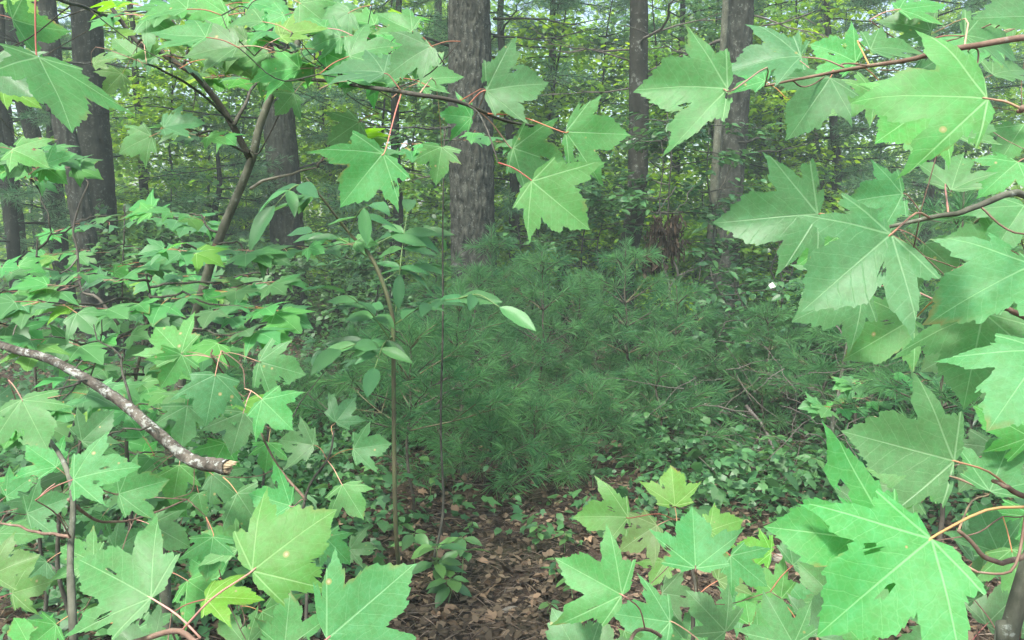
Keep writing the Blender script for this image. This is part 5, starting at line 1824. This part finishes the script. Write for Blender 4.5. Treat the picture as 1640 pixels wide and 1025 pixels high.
for s in [
    [(405, 250, 2.25), (330, 215, 2.0), (300, 205, 1.9)], [(352, 372, 2.25), (310, 350, 2.3), (265, 340, 2.3)],
    [(510, 268, 2.2), (520, 240, 2.2), (560, 232, 2.2)], [(345, 390, 2.25), (370, 395, 2.2), (395, 398, 2.1)], [(335, 420, 2.25), (300, 400, 2.1), (285, 398, 2.0)],
]:
    F1.spray([at(*p) for p in s], n=2, leaf=.078, young=.12)


# ---------------------------------------------------------------- layered maple sprays at left
def layered(label, base_px, base_d, top, specs, leaf=.075, young=.06):  # young: share of leaves given the painted sunlit tone
    b = ground_below(base_px, 900, base_d)
    m = Maple(label, b)
    m.branch([b, at(base_px, 800, base_d), at(*top)], .008, .003, 'stem', 'twig', 24, .03)
    for s in specs:
        q = at(*s[-1][:3])
        p0 = at(*s[0])
        Q, _ = m.nearest(p0)
        if (Q - p0).length > .03:
            m.branch([Q, Q.lerp(p0, .5) + Vector((0, 0, .03)), p0], .003, .002, 'branch', 'twig', 8, .01, 5)
        m.spray([at(*p) for p in s], n=max(3, int((at(*s[0]) - q).length / .10)), leaf=leaf, young=young)
    return m


layered('layered maple sapling nearest the broken branch, leaves in flat tiers', 210, 2.0, (240, 470, 2.1), [
    [(240, 480, 2.1), (170, 490, 1.9), (60, 480, 1.75)], [(240, 475, 2.1), (320, 480, 1.95), (420, 490, 1.85)], [(238, 520, 2.1), (160, 545, 1.85), (70, 540, 1.75)],
    [(240, 450, 2.1), (180, 440, 2.0), (110, 455, 1.9)], [(240, 460, 2.1), (330, 455, 2.1), (420, 450, 2.0)], [(235, 560, 2.05), (320, 540, 1.85), (390, 530, 1.75)],
    [(230, 600, 2.0), (160, 600, 1.75), (100, 640, 1.6)], [(228, 610, 2.0), (300, 620, 1.8), (370, 640, 1.7)]])
layered('layered maple sapling farther back left with paler flat tiers', 60, 2.6, (60, 380, 2.7), [
    [(60, 430, 2.7), (130, 430, 2.6), (220, 425, 2.6)], [(60, 460, 2.7), (10, 470, 2.4), (-40, 480, 2.2)], [(60, 500, 2.7), (140, 505, 2.5), (230, 500, 2.4)],
    [(60, 530, 2.7), (10, 520, 2.3), (-30, 520, 2.2)], [(60, 400, 2.7), (120, 355, 2.7), (200, 345, 2.7)], [(60, 300, 2.7), (40, 265, 2.4), (110, 260, 2.3)],
    [(60, 560, 2.7), (140, 580, 2.5), (220, 590, 2.4)], [(60, 420, 2.7), (20, 430, 2.4), (-30, 425, 2.2)], [(60, 280, 2.7), (30, 245, 2.3), (70, 240, 2.1)]])
layered('maple sapling with flat tiers between the slanting stem and the ridged grey trunk', 420, 3.0, (430, 400, 3.1), [
    [(430, 440, 3.1), (370, 440, 3.0), (300, 440, 2.9)],
    [(428, 490, 3.1), (370, 500, 2.9), (310, 510, 2.8)], [(430, 410, 3.1), (480, 395, 3.1), (550, 390, 3.2)], [(428, 520, 3.1), (380, 540, 2.8), (330, 560, 2.7)],
    [(430, 450, 3.1), (380, 460, 2.8), (330, 465, 2.6)]], leaf=.08)
layered('maple sapling in the shade between the leaning pale trunk and slanting stem', 200, 3.7, (200, 330, 3.8), [
    [(200, 350, 3.8), (150, 360, 3.7), (100, 365, 3.6)], [(200, 345, 3.8), (260, 350, 3.6), (320, 355, 3.5)], [(200, 390, 3.8), (150, 400, 3.6), (90, 405, 3.5)],
    [(200, 395, 3.8), (260, 405, 3.6), (330, 410, 3.5)], [(200, 430, 3.8), (250, 445, 3.5), (300, 455, 3.4)], [(200, 420, 3.8), (140, 430, 3.6), (80, 440, 3.4)]], leaf=.09)
layered('maple sapling low behind the broken branch, leaves dim', 110, 2.3, (140, 600, 2.4), [
    [(140, 620, 2.4), (200, 640, 2.2), (260, 660, 2.1)], [(140, 640, 2.4), (90, 660, 2.2), (40, 680, 2.0)], [(138, 690, 2.4), (220, 720, 2.2), (290, 730, 2.1)],
    [(135, 740, 2.4), (80, 760, 2.1), (20, 770, 2.0)], [(135, 720, 2.4), (180, 760, 2.2), (240, 790, 2.1)]], leaf=.075)
layered('small maple sapling right of the bare brown stem', 1420, 3.9, (1420, 590, 3.9), [
    [(1420, 610, 3.9), (1450, 600, 3.7), (1500, 610, 3.6)], [(1420, 640, 3.9), (1380, 640, 3.8), (1330, 650, 3.7)], [(1420, 620, 3.9), (1395, 610, 3.7), (1370, 612, 3.6)]], leaf=.085)
layered('small shaded maple sapling behind the upper middle leaves', 700, 3.3, (712, 210, 3.3), [
    [(712, 225, 3.3), (760, 215, 3.2), (800, 225, 3.1)], [(712, 235, 3.3), (670, 232, 3.2), (640, 240, 3.1)]], leaf=.085)


# ================================================================== bare curved twig and hung broken branch at left
def hung_branch():
    t = thing('broken_branch', 'thick lichen-spotted broken branch hanging across the left, splintered pale end', 'branch', at(-420, 400, 2.6))
    P = [at(-420, 400, 2.6), at(-150, 500, 2.0), at(15, 557, 1.66), at(70, 572, 1.62), at(130, 602, 1.58), at(200, 648, 1.54), at(262, 702, 1.5), at(305, 735, 1.48), at(345, 745, 1.46), at(364, 748, 1.45)]
    lp = spline(P, 90)
    seg = np.linspace(0, 1, 90)
    th = np.arange(16) * 2 * math.pi / 16
    r = np.interp(seg, [0, .35, .6, .8, .9, 1], [.008, .0088, .0108, .0122, .013, .0135])
    V, Q, T = tube(lp, r, 16, False)
    V = V.reshape(90, 16, 3)
    C = lp[:, None, :]
    n1 = vnoise(seg[:, None] * 70, np.cos(th)[None] * 2.2, np.sin(th)[None] * 2.2, 5)
    n2 = vnoise(seg[:, None] * 16, np.cos(th)[None] * 1.1, np.sin(th)[None] * 1.1, 8)
    V = C + (V - C) * (1 + .16 * n1 + .14 * n2)[:, :, None]
    obj('shaft', mesh_np('shaft', V.reshape(-1, 3), Q, M['hung_bark']), t)
    ax = Vector(lp[-1] - lp[-3]).normalized()
    e = Vector(lp[-1])
    mb = MB()
    for k in range(46):
        a = rng.uniform(0, 6.28)
        rr = .0112 * math.sqrt(rng.random())
        x = ax.orthogonal().normalized()
        y = ax.cross(x)
        off = x * math.cos(a) * rr + y * math.sin(a) * rr
        p = e - ax * .01 + off
        L = rng.uniform(.012, .022) + .018 * max(0, off.z / .011)
        mb.tube([p, p + ax * L * .7 + Vector(rng.normal(0, .0006, 3)), p + ax * L + Vector(rng.normal(0, .0015, 3))], [.0026, .0020, .0004], 4)
    mb.build('splintered_end', M['splinter'], t)
    for (j, x1, y1, d1) in ((42, 60, 640, 1.5), (52, 150, 520, 1.7), (60, 150, 700, 1.5)):
        c = at(x1, y1, d1)
        fp = wander(spline([lp[j], (Vector(lp[j]) + c) / 2 + Vector((0, 0, .02)), c], 12), .02)
        mb = MB()
        mb.tube(fp, np.linspace(.003, .0012, 12), 5)
        mb.build('side_twig', M['twig'], t)


hung_branch()


def bare_twig(label, pts, r, mat, forks=()):
    t = thing('bare_twig', label, 'twig', at(*pts[0]))
    lp = wander(spline([at(*p) for p in pts], 24), .006)
    mb = MB()
    mb.tube(lp, np.linspace(r, r * .4, 24), 6)
    mb.build('shaft', M[mat], t)
    for (j, pp) in forks:
        fp = wander(spline([lp[j]] + [at(*p) for p in pp], 10), .004)
        mb = MB()
        mb.tube(fp, np.linspace(r * .6, r * .3, 10), 5)
        mb.build('side_twig', M[mat], t)


bare_twig('upright bare twig with a pale hooked tip before the leaning trunk', [(190, 520, 2.1), (155, 475, 2.1), (128, 462, 2.1), (124, 400, 2.1), (122, 370, 2.1), (132, 320, 2.1), (141, 296, 2.1), (138, 288, 2.1)], .0042, 'dead_twig',
          ((14, [(135, 352, 2.1), (147, 343, 2.1)]), (9, [(100, 440, 2.05), (86, 422, 2.0)]), (7, [(80, 475, 2.0), (30, 510, 1.9), (15, 560, 1.8)])))
bare_twig('thin crooked dark twig rising among the leaves above the broken branch', [(110, 700, 1.9), (125, 660, 1.9), (150, 590, 1.9), (162, 540, 1.9), (164, 505, 1.9)], .0028, 'twig',
          ((12, [(120, 600, 1.9), (130, 570, 1.9)]), (6, [(90, 640, 1.85), (70, 625, 1.8)])))
bare_twig('pale forked bare twig under the broken branch', [(80, 690, 1.8), (100, 620, 1.8), (150, 570, 1.85), (165, 560, 1.85)], .002, 'dead_white', ((10, [(110, 650, 1.8), (130, 610, 1.8)]),))
bare_twig('thin pale bare twig leaning right below the maple pair', [(455, 690, 3.2), (485, 640, 3.2), (525, 590, 3.2)], .004, 'dead_twig', ((14, [(505, 640, 3.2), (520, 625, 3.2)]),))
bare_twig('short pale broken twig beside the toothed maple leaf at left', [(360, 625, 1.7), (385, 642, 1.7), (412, 660, 1.7)], .0026, 'dead_white')

# ================================================================== haze in the air of the wood
def haze():
    x0, x1, y0, y1, z0, z1 = -75, 75, -8, 62, -1.2, 18.0
    V = [(x, y, z) for x in (x0, x1) for y in (y0, y1) for z in (z0, z1)]
    F = [(0, 1, 3, 2), (4, 6, 7, 5), (0, 4, 5, 1), (2, 3, 7, 6), (0, 2, 6, 4), (1, 5, 7, 3)]
    m, nt = new_mat('haze')
    pv = nt.nodes.new('ShaderNodeVolumePrincipled')
    pv.inputs['Color'].default_value = (0.80, 0.95, 0.84, 1)
    pv.inputs['Density'].default_value = HAZE
    o = nt.nodes.new('ShaderNodeOutputMaterial')
    nt.links.new(pv.outputs[0], o.inputs['Volume'])
    h = obj('haze', mesh_np('haze', np.array(V), np.array(F), m, False), kind='stuff')
    h['label'] = 'thin pale haze in the air of the wood'
    h['category'] = 'haze'


HAZE = 0.0065
if HAZE:
    haze()
